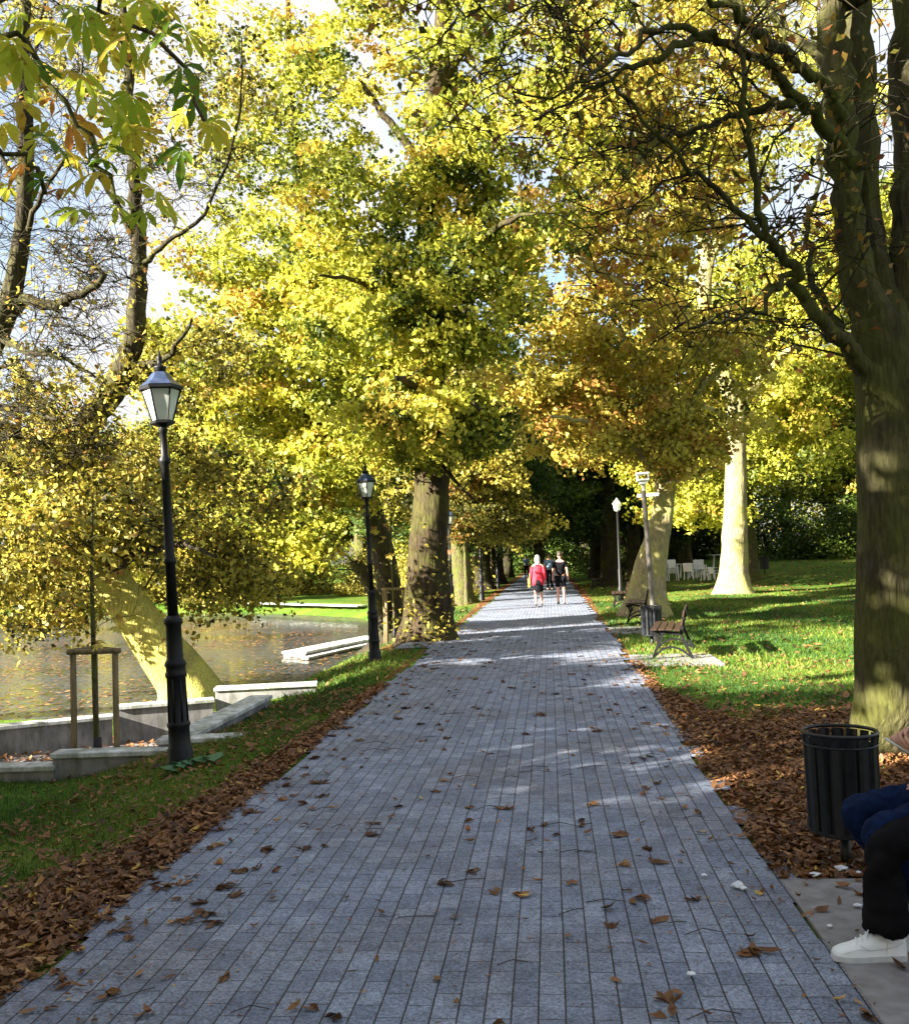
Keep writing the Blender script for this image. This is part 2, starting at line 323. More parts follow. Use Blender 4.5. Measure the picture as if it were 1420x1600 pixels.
bt.inputs['Mortar Size'].default_value = .0032; bt.inputs['Mortar Smooth'].default_value = .3; bt.inputs['Bias'].default_value = 0
bt.inputs['Color1'].default_value = (.16,.19,.26,1); bt.inputs['Color2'].default_value = (.24,.275,.35,1); bt.inputs['Mortar'].default_value = (.07,.07,.075,1)
lk.new(wa.outputs[0], bt.inputs['Vector'])
sp = node(nd, 'ShaderNodeTexNoise', in_Scale=90, in_Detail=6, in_Roughness=.8); lk.new(geo.outputs['Position'], sp.inputs['Vector'])
spr = ramp(nd, [(.36,(.35,.35,.36)),(.5,(1,1,1)),(.66,(1.9,1.9,1.85))]); lk.new(sp.outputs[0], spr.inputs[0])
mm = node(nd, 'ShaderNodeMix', data_type='RGBA', blend_type='MULTIPLY'); mm.inputs[0].default_value = 1; lk.new(bt.outputs['Color'], mm.inputs[6]); lk.new(spr.outputs[0], mm.inputs[7])
dn = node(nd, 'ShaderNodeTexNoise', in_Scale=.9, in_Detail=6); lk.new(geo.outputs['Position'], dn.inputs['Vector'])
d2 = node(nd, 'ShaderNodeTexNoise', in_Scale=5.5, in_Detail=8, in_Roughness=.7); lk.new(geo.outputs['Position'], d2.inputs['Vector'])
d2r = ramp(nd, [(.35,(.72,.72,.74)),(.6,(1.08,1.08,1.08))]); lk.new(d2.outputs[0], d2r.inputs[0])
m2b = node(nd, 'ShaderNodeMix', data_type='RGBA', blend_type='MULTIPLY'); m2b.inputs[0].default_value = 1; lk.new(mm.outputs[2], m2b.inputs[6]); lk.new(d2r.outputs[0], m2b.inputs[7])
dr_ = ramp(nd, [(.42,(1,1,1)),(.66,(.84,.77,.72))]); lk.new(dn.outputs[0], dr_.inputs[0])
m2 = node(nd, 'ShaderNodeMix', data_type='RGBA', blend_type='MULTIPLY'); m2.inputs[0].default_value = 1; lk.new(m2b.outputs[2], m2.inputs[6]); lk.new(dr_.outputs[0], m2.inputs[7])
sw = nd.new('ShaderNodeSeparateXYZ'); lk.new(wa.outputs[0], sw.inputs[0])
dv = node(nd, 'ShaderNodeMath', operation='DIVIDE'); lk.new(sw.outputs['Y'], dv.inputs[0]); dv.inputs[1].default_value = .10
pp = node(nd, 'ShaderNodeMath', operation='PINGPONG'); lk.new(dv.outputs[0], pp.inputs[0]); pp.inputs[1].default_value = .5
jr = ramp(nd, [(.02,(.42,.38,.36)),(.05,(1,1,1))]); lk.new(pp.outputs[0], jr.inputs[0])
m3 = node(nd, 'ShaderNodeMix', data_type='RGBA', blend_type='MULTIPLY'); m3.inputs[0].default_value = 1; lk.new(m2.outputs[2], m3.inputs[6]); lk.new(jr.outputs[0], m3.inputs[7])
lk.new(m3.outputs[2], bs.inputs['Base Color']); bs.inputs['Roughness'].default_value = .75; bs.inputs['Specular IOR Level'].default_value = .35
hm = node(nd, 'ShaderNodeMath', operation='MULTIPLY_ADD'); lk.new(bt.outputs['Fac'], hm.inputs[0]); hm.inputs[1].default_value = -1.0
spm = node(nd, 'ShaderNodeMath', operation='MULTIPLY'); lk.new(sp.outputs[0], spm.inputs[0]); spm.inputs[1].default_value = .5; lk.new(spm.outputs[0], hm.inputs[2])
b = nd.new('ShaderNodeBump'); b.inputs['Strength'].default_value = .6; b.inputs['Distance'].default_value = .008; lk.new(hm.outputs[0], b.inputs['Height']); lk.new(b.outputs[0], bs.inputs['Normal'])
M['paving'] = mt
rng = random.Random(4)
vv, ff = [], []
y = -6.0; x0s = XL; x1s = XR
while y < 160:
    st = .22*rng.choice([1,2,3]) if y < 40 else 2.2
    l = XL + rng.choice([-.09,-.03,.05,.0]) ; r = XR + rng.choice([-.07,0,.055,.09])
    if 17.9 < y < 19.6: l -= .7
    n = len(vv); vv += [(l,y,.006),(r,y,.006),(r,y+st,.006),(l,y+st,.006)]; ff.append((n,n+1,n+2,n+3)); y += st
me = bpy.data.meshes.new('path'); me.from_pydata(vv, [], ff); tag(link('path', me, mt), kind='structure')

# pond
mt, nt, nd, lk, bs = newmat('pond_water')
geo = nd.new('ShaderNodeNewGeometry')
v1 = node(nd, 'ShaderNodeTexVoronoi', in_Scale=9); n1 = node(nd, 'ShaderNodeTexNoise', in_Scale=.28, in_Detail=5); n2 = node(nd, 'ShaderNodeTexNoise', in_Scale=6, in_Detail=3)
for n in (v1,n1,n2): lk.new(geo.outputs['Position'], n.inputs['Vector'])
# film of leaf fragments
fr = ramp(nd, [(.0,(.02,.022,.03)),(.45,(.06,.07,.10)),(.72,(.05,.032,.02)),(.9,(.16,.12,.09))]); lk.new(v1.outputs['Color'], fr.inputs[0])
a1 = node(nd, 'ShaderNodeMath', operation='MULTIPLY_ADD'); lk.new(n1.outputs[0], a1.inputs[0]); a1.inputs[1].default_value = 1.6; lk.new(v1.outputs['Distance'], a1.inputs[2])
fm = ramp(nd, [(.78,(0,0,0)),(.98,(.7,.7,.7))]); 
a2 = node(nd, 'ShaderNodeMath', operation='MULTIPLY'); lk.new(a1.outputs[0], a2.inputs[0]); a2.inputs[1].default_value = .75; lk.new(a2.outputs[0], fm.inputs[0])
lk.new(fr.outputs[0], bs.inputs['Base Color']); bs.inputs['Roughness'].default_value = .3; bs.inputs['Specular IOR Level'].default_value = .45
gl = nd.new('ShaderNodeBsdfPrincipled'); gl.inputs['Base Color'].default_value = (.02,.025,.012,1); gl.inputs['Roughness'].default_value = .06; gl.inputs['IOR'].default_value = 1.5; gl.inputs['Specular IOR Level'].default_value = .5
b = nd.new('ShaderNodeBump'); b.inputs['Strength'].default_value = .06; b.inputs['Distance'].default_value = .05; lk.new(n2.outputs[0], b.inputs['Height']); lk.new(b.outputs[0], gl.inputs['Normal'])
mx = nd.new('ShaderNodeMixShader'); lk.new(fm.outputs[0], mx.inputs[0]); lk.new(gl.outputs[0], mx.inputs[1]); lk.new(bs.outputs[0], mx.inputs[2]); lk.new(mx.outputs[0], nd['Material Output'].inputs[0])
me = bpy.data.meshes.new('pond_water'); me.from_pydata([(-62,14.0,WATER),(-3.9,14.0,WATER),(-3.9,56,WATER),(-62,56,WATER)], [], [(0,1,2,3)]); tag(link('pond_water', me, mt), kind='structure')

# terrace floor, walls and caps round the sunken seating place at the pond
tf = MB(); tf.box((-16,10.25,-.90),(-4.42,13.95,-.79)); tag(tf.build('terrace_floor', M['slab']), kind='structure')
def capwall(px0, py0, px1, py1, z, label, zb=-1.0, wd=.26, cap=.055, away=True):
    a = P(px0,py0,z); b_ = P(px1,py1,z); d = (b_-a); L = d.length; d.normalize(); nrm = Vector((-d.y, d.x, 0))
    if (nrm.dot(a) < 0) == away: nrm = -nrm
    X = Matrix((( d.x, nrm.x, 0, a.x),(d.y, nrm.y, 0, a.y),(0,0,1,0),(0,0,0,1)))
    o = empty('concrete_wall', (a.x,a.y,zb))
    X.translation = Vector((0,0,-zb))
    MB().box((.02,.035,zb),(L-.02,wd-.035,z-cap-.001), X, .006).build('wall_body', M['wall'], o)
    cm = MB(); nst = max(1, round(L/1.0))
    for q in range(nst): cm.box((L*q/nst+.002,0,z-cap),(L*(q+1)/nst-.002,wd,z), X, .008)
    cm.build('cap_stone', M['cap'], o)
    return tag(o, label, 'wall', 'low concrete walls with white cap stones by the pond')
capwall(-150,1149,179,1118,-.36,'long low concrete wall with pale cap behind the wooden tree guard, at the pond edge')
capwall(181,1104,336,1092,-.25,'sun dappled concrete wall with white cap below the leaning mossy trunk')
capwall(334,1075,496,1067,-.10,'short concrete wall with sunlit cap reaching into the grass bank right of the leaning trunk')
a = P(243,1156,-.12)
o = capwall(243,1156,388,1150,-.12,'short white capped wall running right from behind the nearest lamp post into the grass')
# side wall running away along the terrace
o = empty('concrete_wall', (a.x, a.y+.29, -1)); e_ = P(415,1083,-.10)
L = e_.y-a.y-.30; MB().box((.035,0,0),(.285,L,.82), None, .006).build('wall_body', M['wall'], o); MB().box((0,0,.822),(.32,L,.878), None, .008).build('cap_stone', M['cap'], o)
tag(o, 'concrete side wall with wide pale cap running away from the lamp post towards the pond', 'wall', 'low concrete walls with white cap stones by the pond')
capwall(77,1178,262,1172,-.20,'low white capped wall right behind the feet of the wooden tree guard')
capwall(-160,1203,84,1197,-.32,'lowest white capped wall at the left edge of the photo')
o = capwall(479,1018,604,993,-.42,'pale stone landing edge at the pond beside the second lamp post', wd=.7)
capwall(482,1027,600,1001,-.48,'lower step of the pale stone landing at the pond beside the second lamp post', wd=.2)

q0 = PG(375,944); q1 = PG(566,949); dd_ = (q1-q0); dd_.z = 0; LL = dd_.length; dd_.normalize()
tag(MB().box((0,-.25,-.05),(LL,.25,.0), Matrix(((dd_.x,-dd_.y,0,q0.x),(dd_.y,dd_.x,0,q0.y),(0,0,1,max(G(q0.x,q0.y),G(q1.x,q1.y))+.05),(0,0,0,1)))).build('bank_path', M['cap']), kind='structure')
# slabs under the benches
def slab(x0,x1,y0,y1): 
    o = MB().box((x0,y0,-.08),(x1,y1,.004+.008), None, .004).build('bench_slab', M['slab']); tag(o, kind='structure')
slab(XR-.05, 3.2, 2.2, P(1300,1376).y)
slab(XR+.08, 2.5, 14.5, 16.0); slab(XR+.1, 2.4, 20.2, 22)

# ------------------------------------------------------------------ foliage
def leaf_cards(c, L, W, tone, rs, upb=.7, fold=.15, flat=None):
    N = len(c); n = rs.normal(size=(N,3)); n[:,2] += upb*1.6; n /= np.linalg.norm(n,axis=1)[:,None]
    a = rs.normal(size=(N,3)); a[:,2] -= .5; a -= n*(a*n).sum(1)[:,None]; a /= np.linalg.norm(a,axis=1)[:,None]+1e-9
    b = np.cross(n, a); l = (L*rs.uniform(.6,1.25,N))[:,None]; w_ = l*W
    V = np.stack([c-a*l*.5, c-b*w_*.5+n*l*fold-a*l*.06, c+a*l*.5-n*l*fold*.5, c+b*w_*.5+n*l*fold-a*l*.06], 1).reshape(-1,3)
    Fq = np.arange(4*N).reshape(N,4); return V, Fq, tone
def chest_cards(c, L, tone, rs, droop=.5):
    # palmate leaf: 5-7 leaflets radiating from one point, two quads each
    Vs, Fs, Ts = [], [], []; n0 = 0
    for ci, t in zip(c, tone):
        n = rs.normal(size=3)*.5 + np.array([0,0,1.]); n /= np.linalg.norm(n)
        a = rs.normal(size=3); a -= n*a.dot(n); a /= np.linalg.norm(a); b = np.cross(n,a)
        k = rs.integers(5,8); ll = L*rs.uniform(.7,1.2)
        for j in range(k):
            th = (j-(k-1)/2)*R(250)/k; d = a*math.cos(th)+b*math.sin(th); s = np.cross(n,d)
            l = ll*(1-.35*abs(th)/2.2)*rs.uniform(.85,1.1); dz = np.array([0,0,-1.])*l*droop*rs.uniform(.3,1.2)
            p = [ci+d*l*.05, ci+d*l*.38-s*l*.12+dz*.1, ci+d*l*.38+s*l*.12+dz*.1, ci+d*l*.74-s*l*.20+dz*.45, ci+d*l*.74+s*l*.20+dz*.45, ci+d*l*.92-s*l*.09+dz*.8, ci+d*l*1.0+dz, ci+d*l*.92+s*l*.09+dz*.8,
                 ci+d*l*.38-n*l*.03+dz*.1, ci+d*l*.74-n*l*.05+dz*.45]
            Vs += p; f = [(0,1,8,8),(0,8,2,2),(1,3,9,8),(8,9,4,2),(3,5,6,9),(9,6,7,4)]
            Fs += [tuple(q+n0 for q in g) for g in f]; Ts += [t+rs.normal()*.03]*6; n0 += 10
    return Vs, Fs, Ts
def poly_leaves(name, Vs, Fs, Ts, mat, parent):
    me = bpy.data.meshes.new(name); me.from_pydata([tuple(v) for v in Vs], [], [tuple(dict.fromkeys(f)) for f in Fs]); me.update()
    a_ = me.attributes.new('tone','FLOAT','FACE'); a_.data.foreach_set('value', np.asarray(Ts, np.float32)); return link(name, me, mat, parent)
def make_tree(name, base, trunk, limbs, blobs, leaf='lime', bk='bark', L=.13, npc=150, spread=.5, seed=1, tone=(.5,.22), flat=.45, twig=0, chest=False, W=.75, upb=.2, hang=0, roots=True, shade_limb_bk=None, dens_=1.2):
    rs = np.random.default_rng(seed); base = Vector(base); root = empty(name, base); bb = np.array(base)
    mb = MB(); ml_ = MB(); nodes = []
    ph = rs.uniform(0,6.28,4)
    from mathutils import noise as mn
    so = Vector((seed*3.1, seed*1.7, 0))
    def rel(p,an): 
        q = Vector((math.cos(an)*1.2, math.sin(an)*1.2, p.z*.55))+so
        return 1+.16*mn.noise(q)+.10*mn.noise(q*3.1)+.05*mn.noise(Vector((math.cos(an)*6,math.sin(an)*6,p.z*1.1))+so)
    def rf(i,k,p): return rel(p, k*.6) if False else 1+.07*math.sin(3*k*.52+ph[0]+p.z*.8)+.05*math.sin(5*k*.52+ph[1]-p.z*1.7)
    for li, pl in enumerate([trunk]+list(limbs)):
        q = catmull([(x,y_,z,r) for x,y_,z,r in pl], 9 if li == 0 and roots else 5)
        q = [np.array(v) for v in q]
        for v in q:
            if li and len(q) > 8: v[:3] += rs.normal(size=3)*.02
        pts = [Vector(v[:3]-bb) for v in q]; rad = [max(.008, v[3]) for v in q]
        ns = (28 if li == 0 and roots else 14) if rad[0] > .12 else 8 if rad[0] > .05 else 5
        if li == 0 and roots:
            pr = [Vector((pts[0].x, pts[0].y, pts[0].z-.35))]; pts = pr+pts; rad = [rad[0]*1.5]+rad
            def rf0(i,k,p,ns=ns): return rel(p, k*6.283/ns) + (.22*max(0,math.sin(4*k*6.283/ns+ph[2]))*max(0,1-(p.z-pts[0].z)/.7))
            mb.tube(pts, rad, ns, rfun=rf0)
        else: (ml_ if li and shade_limb_bk else mb).tube(pts, rad, ns, rfun=rf if ns > 8 else None)
        nodes += [np.array([*p, r]) for p, r in zip(pts, rad) if p.z > 1.2]
    if ml_.v: ml_.build('limbs', M[shade_limb_bk], root, smooth=True)
    nodes = np.array(nodes)
    cl = []; tof = []
    for (cx0,cy0,cz0,rx,ry,rz,n) in blobs:
        n = int(n*dens_) ; d = rs.normal(size=(n,3)); d /= np.linalg.norm(d,axis=1)[:,None]; rr = rs.uniform(.12,1,n)**.45
        tof.append(np.full(n, rs.normal()*.08)); cl.append(np.array([cx0,cy0,cz0])-bb + d*rr[:,None]*np.array([rx,ry,rz]))
    cl = np.concatenate(cl) if cl else np.zeros((0,3))
    br = MB(); ends = []
    if len(cl):
        d_ax = np.array([np.min(np.linalg.norm(nodes[:,:3]-c,axis=1)) for c in cl]); od = np.argsort(d_ax); cl = cl[od]; tof = [np.concatenate(tof)[od]]
        pen = np.zeros(len(nodes)+3*len(cl)); nn0 = len(nodes); nodes = np.concatenate([nodes, np.zeros((3*len(cl),4))]); allnodes = nodes; cnt_n = nn0
    for c in cl:
        nodes = allnodes[:cnt_n]; dv = nodes[:,:3]-c; dist = np.linalg.norm(dv,axis=1); cost = dist + 1.6*np.maximum(0, dv[:,2]+.25*dist) + rs.uniform(0,.8,len(dist)) + pen[:cnt_n]
        k = int(np.argmin(cost)); a_ = nodes[k].copy(); d0 = dist[k]; pen[max(0,k-1):k+2] += .7
        r_ = min(a_[3]*.5, .006+.008*d0); mid = a_[:3]*.5+c*.5 + np.array([0,0,.16*d0*(1-2*hang)]) + rs.normal(size=3)*.16*d0
        ts = np.linspace(0,1,5); pts = [Vector((1-t)**2*a_[:3]+2*t*(1-t)*mid+t*t*c + (rs.normal(size=3)*.035*d0 if 0<t<1 else 0)) for t in ts]
        br.tube(pts, [r_*(1-.8*t)+.003 for t in ts], 4 if r_ > .02 else 3, cap=False)
        for q_ in (1,2,3): allnodes[cnt_n] = (*pts[q_], r_*(1-.2*q_)); pen[cnt_n] = .2; cnt_n += 1
        for _ in range(twig):
            s = Vector(pts[rs.integers(2,5)]); dd = Vector(rs.normal(size=3)); dd.z = dd.z*.6-hang*1.0; dd.normalize(); ln = rs.uniform(.3,.9)*spread*1.6
            p2 = s+dd*ln*.5+Vector((0,0,.05)); p3 = s+dd*ln+Vector((rs.normal()*.08,rs.normal()*.08,-.1*ln))
            br.tube([s,p2,p3], [.006+.002*spread,.004+.001*spread,.002], 3, cap=False); ends.append(p3)
    nf0 = len(mb.f); mb.add(br.v, br.f); tro = mb.build('trunk', [M[bk], M['bark_dark']], root, smooth=True)
    mi = np.zeros(len(mb.f), np.int32); mi[nf0:] = 1; tro.data.polygons.foreach_set('material_index', mi)
    n = len(cl)
    if n and npc:
        sz = spread*rs.uniform(.6,1.35,n); cnt = np.maximum(3,(npc*rs.uniform(.35,1.5,n)*(sz/spread)**1.5).astype(int))
        ii = np.repeat(np.arange(n), cnt); N = len(ii)
        ra = np.sqrt(rs.random(N))*1.3; th_ = rs.uniform(0,6.28,N); el_ = rs.uniform(.45,1,n)[ii]; or_ = rs.uniform(0,3.14,n)[ii]
        ex = ra*np.cos(th_); ey = ra*np.sin(th_)*el_
        off = np.stack([ex*np.cos(or_)-ey*np.sin(or_), ex*np.sin(or_)+ey*np.cos(or_), rs.normal(size=N)*flat*.55-.20*ra**1.5], 1)
        tl_ = rs.normal(size=(n,2))*.25; off[:,2] += (off[:,:2]*tl_[ii]).sum(1); 
        pos = cl[ii] + off*sz[ii][:,None]*.85
        if ends:
            e = np.array(ends); kk = rs.integers(0,len(e),N); m_ = rs.random(N) < .6; pos[m_] = e[kk[m_]] + rs.normal(size=(m_.sum(),3))*.09
        tn = np.clip((rs.normal(tone[0],tone[1],n)+np.concatenate(tof))[ii] + rs.normal(0,.1,N), 0, 1)
        if chest:
            Vs,Fs,Ts = chest_cards(pos, L, tn, rs); poly_leaves('crown', Vs,Fs,Ts, M[leaf], root)
        else:
            V, Fq, t = leaf_cards(pos, L, W, tn, rs, upb); np_mesh('crown', V, Fq, M[leaf], root, {'tone': ('FACE', t)})
    return root
def px4(lst, sc_=1.0):   # [(px,py,depth,radius)] -> world
    return [(*PD(a_,b_,d_), r_*sc_) for a_,b_,d_,r_ in lst]

TG_L, TG_R = 'trees lining the left side of the path', 'trees lining the right side of the path'
# nearest right tree, forked, nearly bare with brown leaves
b0 = T0
tk = px4([(1402,1175,8,.40),(1396,1090,8,.31),(1392,960,8,.27),(1392,800,8,.26),(1394,660,8,.265),(1388,560,8,.26),(1378,500,8,.24)])
tk[0] = (b0.x, b0.y, G(b0.x,b0.y), .42)
lims = [px4(q) for q in (
 [(1392,520,8.05,.17),(1364,400,8.1,.115),(1350,250,8.1,.11),(1342,100,8.1,.105),(1338,-50,8.1,.10),(1345,-300,8.2,.07)],
 [(1380,560,8,.20),(1334,400,7.95,.13),(1316,250,7.9,.115),(1306,100,7.85,.11),(1298,0,7.8,.105),(1300,-250,7.6,.12),(1270,-600,7.3,.07),(1200,-900,7,.03)],
 [(1392,560,8.05,.2),(1416,440,8.1,.15),(1422,300,8.15,.13),(1420,150,8.2,.125),(1416,0,8.2,.12),(1430,-300,8.4,.10),(1450,-700,8.8,.05)],
 [(1378,640,7.9,.12),(1342,560,7.8,.075),(1300,520,7.6,.058),(1262,470,7.5,.05),(1238,420,7.4,.042),(1205,385,7.3,.036),(1190,345,7.2,.028),(1172,250,7.1,.028),(1160,150,7,.022),(1150,0,6.9,.018),(1140,-120,6.8,.01)],
 [(1215,395,7.3,.03),(1160,340,7.2,.025),(1090,275,7,.02),(1030,215,6.9,.016),(960,140,6.8,.012),(900,60,6.8,.008)],
 [(1330,260,7.9,.10),(1300,215,7.7,.06),(1262,170,7.5,.048),(1222,125,7.3,.042),(1175,85,7.1,.036),(1110,55,6.9,.03),(1050,75,6.7,.028),(990,105,6.6,.02),(925,135,6.5,.012),(840,190,6.4,.008)],
 [(1328,220,7.9,.08),(1296,150,7.6,.045),(1245,100,7.3,.045),(1200,60,7.1,.04),(1150,25,6.8,.03),(1090,-20,6.5,.02),(1000,-60,6.2,.014)],
 [(1325,130,7.9,.10),(1280,90,8.2,.055),(1230,50,8.6,.04),(1180,-10,8.9,.03),(1100,-80,9.3,.02)],
 [(1238,158,7.4,.04),(1190,168,7.5,.035),(1140,182,7.6,.028),(1085,205,7.7,.022),(1020,215,7.8,.014),(940,235,7.9,.008)],
 [(1370,600,7.95,.09),(1330,540,8.3,.05),(1290,480,8.6,.04),(1265,420,8.8,.03),(1262,360,9,.024),(1280,250,9.2,.016),(1270,130,9.4,.01)],
 [(1230,425,7.4,.03),(1200,470,7.3,.02),(1150,500,7.1,.016),(1080,515,6.9,.01)],
 [(1110,58,6.9,.03),(1040,40,6.6,.022),(960,90,6.3,.016),(880,140,6.1,.01),(800,150,6,.006)],
 [(1335,0,7.8,.12),(1240,-120,7.0,.07),(1100,-250,6.2,.05),(900,-300,5.6,.035),(700,-250,5.2,.02),(560,-150,5.0,.01)],
 [(1412,100,8.2,.1),(1500,-60,8.3,.06),(1600,-150,8.3,.04)],
)]
def bl(px_, py_, d_, rx, ry, rz, n): p = PD(px_,py_,d_); return (p.x,p.y,p.z,rx,ry,rz,n)
t = make_tree('chestnut_tree', (b0.x,b0.y,G(b0.x,b0.y)), tk, lims,
  [bl(1060,90,7,1.6,1.4,.8,34), bl(900,70,7,1.3,1.6,.8,34), bl(1180,230,7.5,1.0,1.2,1.0,18), bl(1240,420,8,.6,.9,.7,16), bl(760,40,6.5,.8,1.4,.5,14), bl(1330,-350,7.5,2.5,3,1.8,90), bl(1390,250,7.6,.35,.5,1.1,6), bl(980,330,8,.9,1.2,1.0,26), bl(1130,500,7.5,.6,.8,.3,8), bl(1500,-50,9,2.0,2.5,2.0,60)],
  leaf='brown', bk='bark_right', L=.085, npc=11, spread=.42, seed=3, tone=(.45,.3), twig=5, hang=.3, W=.5, upb=.1)
tag(t, 'big forked chestnut tree with bare twisting branches beside the near litter bin at right', 'tree')

# big left trunk beside path
bp = PG(668,1000); z0 = G(bp.x,bp.y)
D = bp.y
tk = px4([(668,1003,D,.66),(670,960,D,.52),(668,900,D,.46),(670,840,D,.42),(675,780,D,.40),(676,700,D,.36),(672,600,D,.33),(672,500,D,.31),(670,400,D,.28),(672,280,D,.24),(682,150,D,.22),(690,60,D,.20),(700,-60,D,.17),(715,-250,D,.10)])
tk[0] = (bp.x,bp.y,z0,.68)
lims = [px4(q) for q in ([(672,560,D,.14),(620,480,D-1,.09),(560,440,D-2,.05),(500,430,D-3,.02)],[(672,480,D,.14),(730,400,D-1.5,.09),(790,350,D-3,.05),(840,330,D-4,.02)],
 [(672,300,D,.15),(640,230,D,.1),(600,180,D,.07),(560,120,D,.04)],[(674,640,D,.12),(640,600,D-2,.08),(620,590,D-4,.04)],[(676,660,D,.12),(720,620,D-1,.07),(750,640,D-2,.04)],[(684,140,D,.12),(740,60,D,.08),(800,0,D,.05)],[(675,690,D,.10),(700,740,D-1,.05),(740,780,D-1.5,.02)])]
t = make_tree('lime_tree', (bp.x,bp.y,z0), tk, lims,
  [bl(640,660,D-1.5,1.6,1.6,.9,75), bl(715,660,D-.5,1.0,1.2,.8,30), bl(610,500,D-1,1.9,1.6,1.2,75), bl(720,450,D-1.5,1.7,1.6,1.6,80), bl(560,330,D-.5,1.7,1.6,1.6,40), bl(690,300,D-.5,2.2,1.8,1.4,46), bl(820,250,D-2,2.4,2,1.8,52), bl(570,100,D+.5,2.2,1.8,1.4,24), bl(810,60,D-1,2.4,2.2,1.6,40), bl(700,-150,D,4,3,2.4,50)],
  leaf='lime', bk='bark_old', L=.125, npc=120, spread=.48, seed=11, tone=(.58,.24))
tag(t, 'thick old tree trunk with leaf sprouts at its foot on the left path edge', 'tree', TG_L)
# epicormic leaf sprouts at the foot
rs = np.random.default_rng(5); pts_ = np.array([[rs.normal()*.25+rs.choice([-.35,.4,0,.1]), -.55+rs.normal()*.12, abs(rs.normal())*.8] for _ in range(230)])
V, Fq, tt = leaf_cards(pts_, .11, .7, rs.uniform(.2,.9,230), rs); np_mesh('foot_leaves', V, Fq, M['gold'], t, {'tone': ('FACE', tt)})

# second left tree (leaning, with cut stub) behind the second lamp
bp = P(618,992,-.12); D = bp.y; z0 = G(bp.x,bp.y)
tk = px4([(618,994,D,.46),(612,950,D,.34),(606,900,D,.30),(596,850,D,.27),(580,790,D,.25),(566,720,D,.24),(556,640,D,.26),(520,560,D,.22),(490,450,D,.18),(470,300,D,.14),(455,150,D,.1),(450,0,D,.06)])
tk[0] = (bp.x,bp.y,z0,.62)
lims = [px4(q) for q in ([(604,965,D-.3,.13),(585,930,D-.6,.12),(568,900,D-.8,.13),(556,878,D-.9,.15)],[(570,740,D,.2),(520,690,D-1,.16),(470,640,D-2,.1),(430,600,D-2,.05)],[(556,640,D,.12),(600,560,D,.08),(620,480,D,.04)],[(580,780,D,.1),(530,790,D-1,.06),(480,800,D-2,.03)])]
t = make_tree('lime_tree', (bp.x,bp.y,z0), tk, lims,
  [bl(440,620,D-1,2.4,2,1.5,85), bl(330,560,D-2,1.8,2,1.4,50), bl(500,480,D,2.4,2,1.7,85), bl(400,400,D,2.2,2,1.4,55), bl(420,240,D,1.8,2,1.6,28), bl(510,190,D,2.0,2,1.6,30), bl(480,740,D-2,2.2,1.2,1.1,60), bl(430,840,D-2,1.6,1.2,.8,40), bl(380,90,D,2.4,2,1.5,22), bl(500,20,D,2.2,2,1.5,22)],
  leaf='lime', bk='bark_dark', L=.135, npc=115, spread=.54, seed=12, tone=(.6,.22))
tag(t, 'dark leaning tree with a sawn off stub behind the second lamp post', 'tree', TG_L)

# leaning mossy trunk by the pond
bp = P(295,1092,-.40); D = bp.y
tk = px4([(300,1097,D,.56),(284,1060,D,.44),(252,1015,D-.1,.385),(214,965,D-.2,.34),(180,915,D-.2,.31),(150,850,D-.1,.27),(122,780,D,.24),(108,720,D+.1,.21),(60,640,D,.14),(20,560,D,.08)])
lims = [px4(q) for q in ([(108,735,D+.1,.22),(125,680,D+.2,.22),(160,635,D+.3,.22),(195,580,D+.4,.20),(212,520,D+.4,.17),(216,430,D+.4,.14),(215,350,D+.4,.12),(208,250,D+.3,.10),(200,120,D+.2,.08),(195,-20,D,.05),(190,-150,D,.02)],[(120,760,D,.2),(60,700,D-.5,.12),(0,660,D-1,.08),(-80,600,D-1,.04)],[(170,890,D-.2,.12),(230,860,D-1,.07),(290,850,D-1.5,.04),(340,870,D-2,.02)],[(216,420,D+.4,.06),(260,380,D+.3,.04),(320,330,D+.2,.03),(370,200,D,.02),(380,60,D,.012)],[(214,380,D+.4,.06),(170,300,D,.04),(120,230,D-.5,.02)],[(196,575,D+.4,.08),(260,560,D,.05),(300,500,D-.3,.02)])]
t = make_tree('willow_tree', (bp.x,bp.y,-.45), tk, lims,
  [bl(60,780,D-1,2.0,1.3,1.3,60), bl(170,800,D-1.5,1.3,1,.6,30), bl(320,880,D+.5,1.0,1.0,.5,24), bl(330,780,D+1,1.5,1.5,1.2,45), bl(60,640,D-.5,1.5,1.2,.9,28), bl(250,700,D+1,1.4,1.4,.8,26), bl(300,560,D+1,1.2,1.2,.8,28), bl(20,900,D-1,.9,1,.7,22), bl(40,945,D+.8,1.6,1,.7,40), bl(360,905,D+1.5,1.3,1,.6,30), bl(110,860,D+1,1.2,1,.8,24), bl(190,110,D,1.9,1.6,1.6,20), bl(330,140,D+1,1.6,1.6,1.6,20), bl(90,50,D+1,1.6,1.6,1.2,16)],
  leaf='gold', bk='bark_moss', L=.10, npc=90, spread=.45, shade_limb_bk='bark_dark', seed=21, dens_=.95, tone=(.45,.25), twig=4)  # limbs get darker bark than the trunk to paint in their shade
tag(t, 'leaning tree with a mossy sunlit trunk rising left from the pond wall', 'tree')

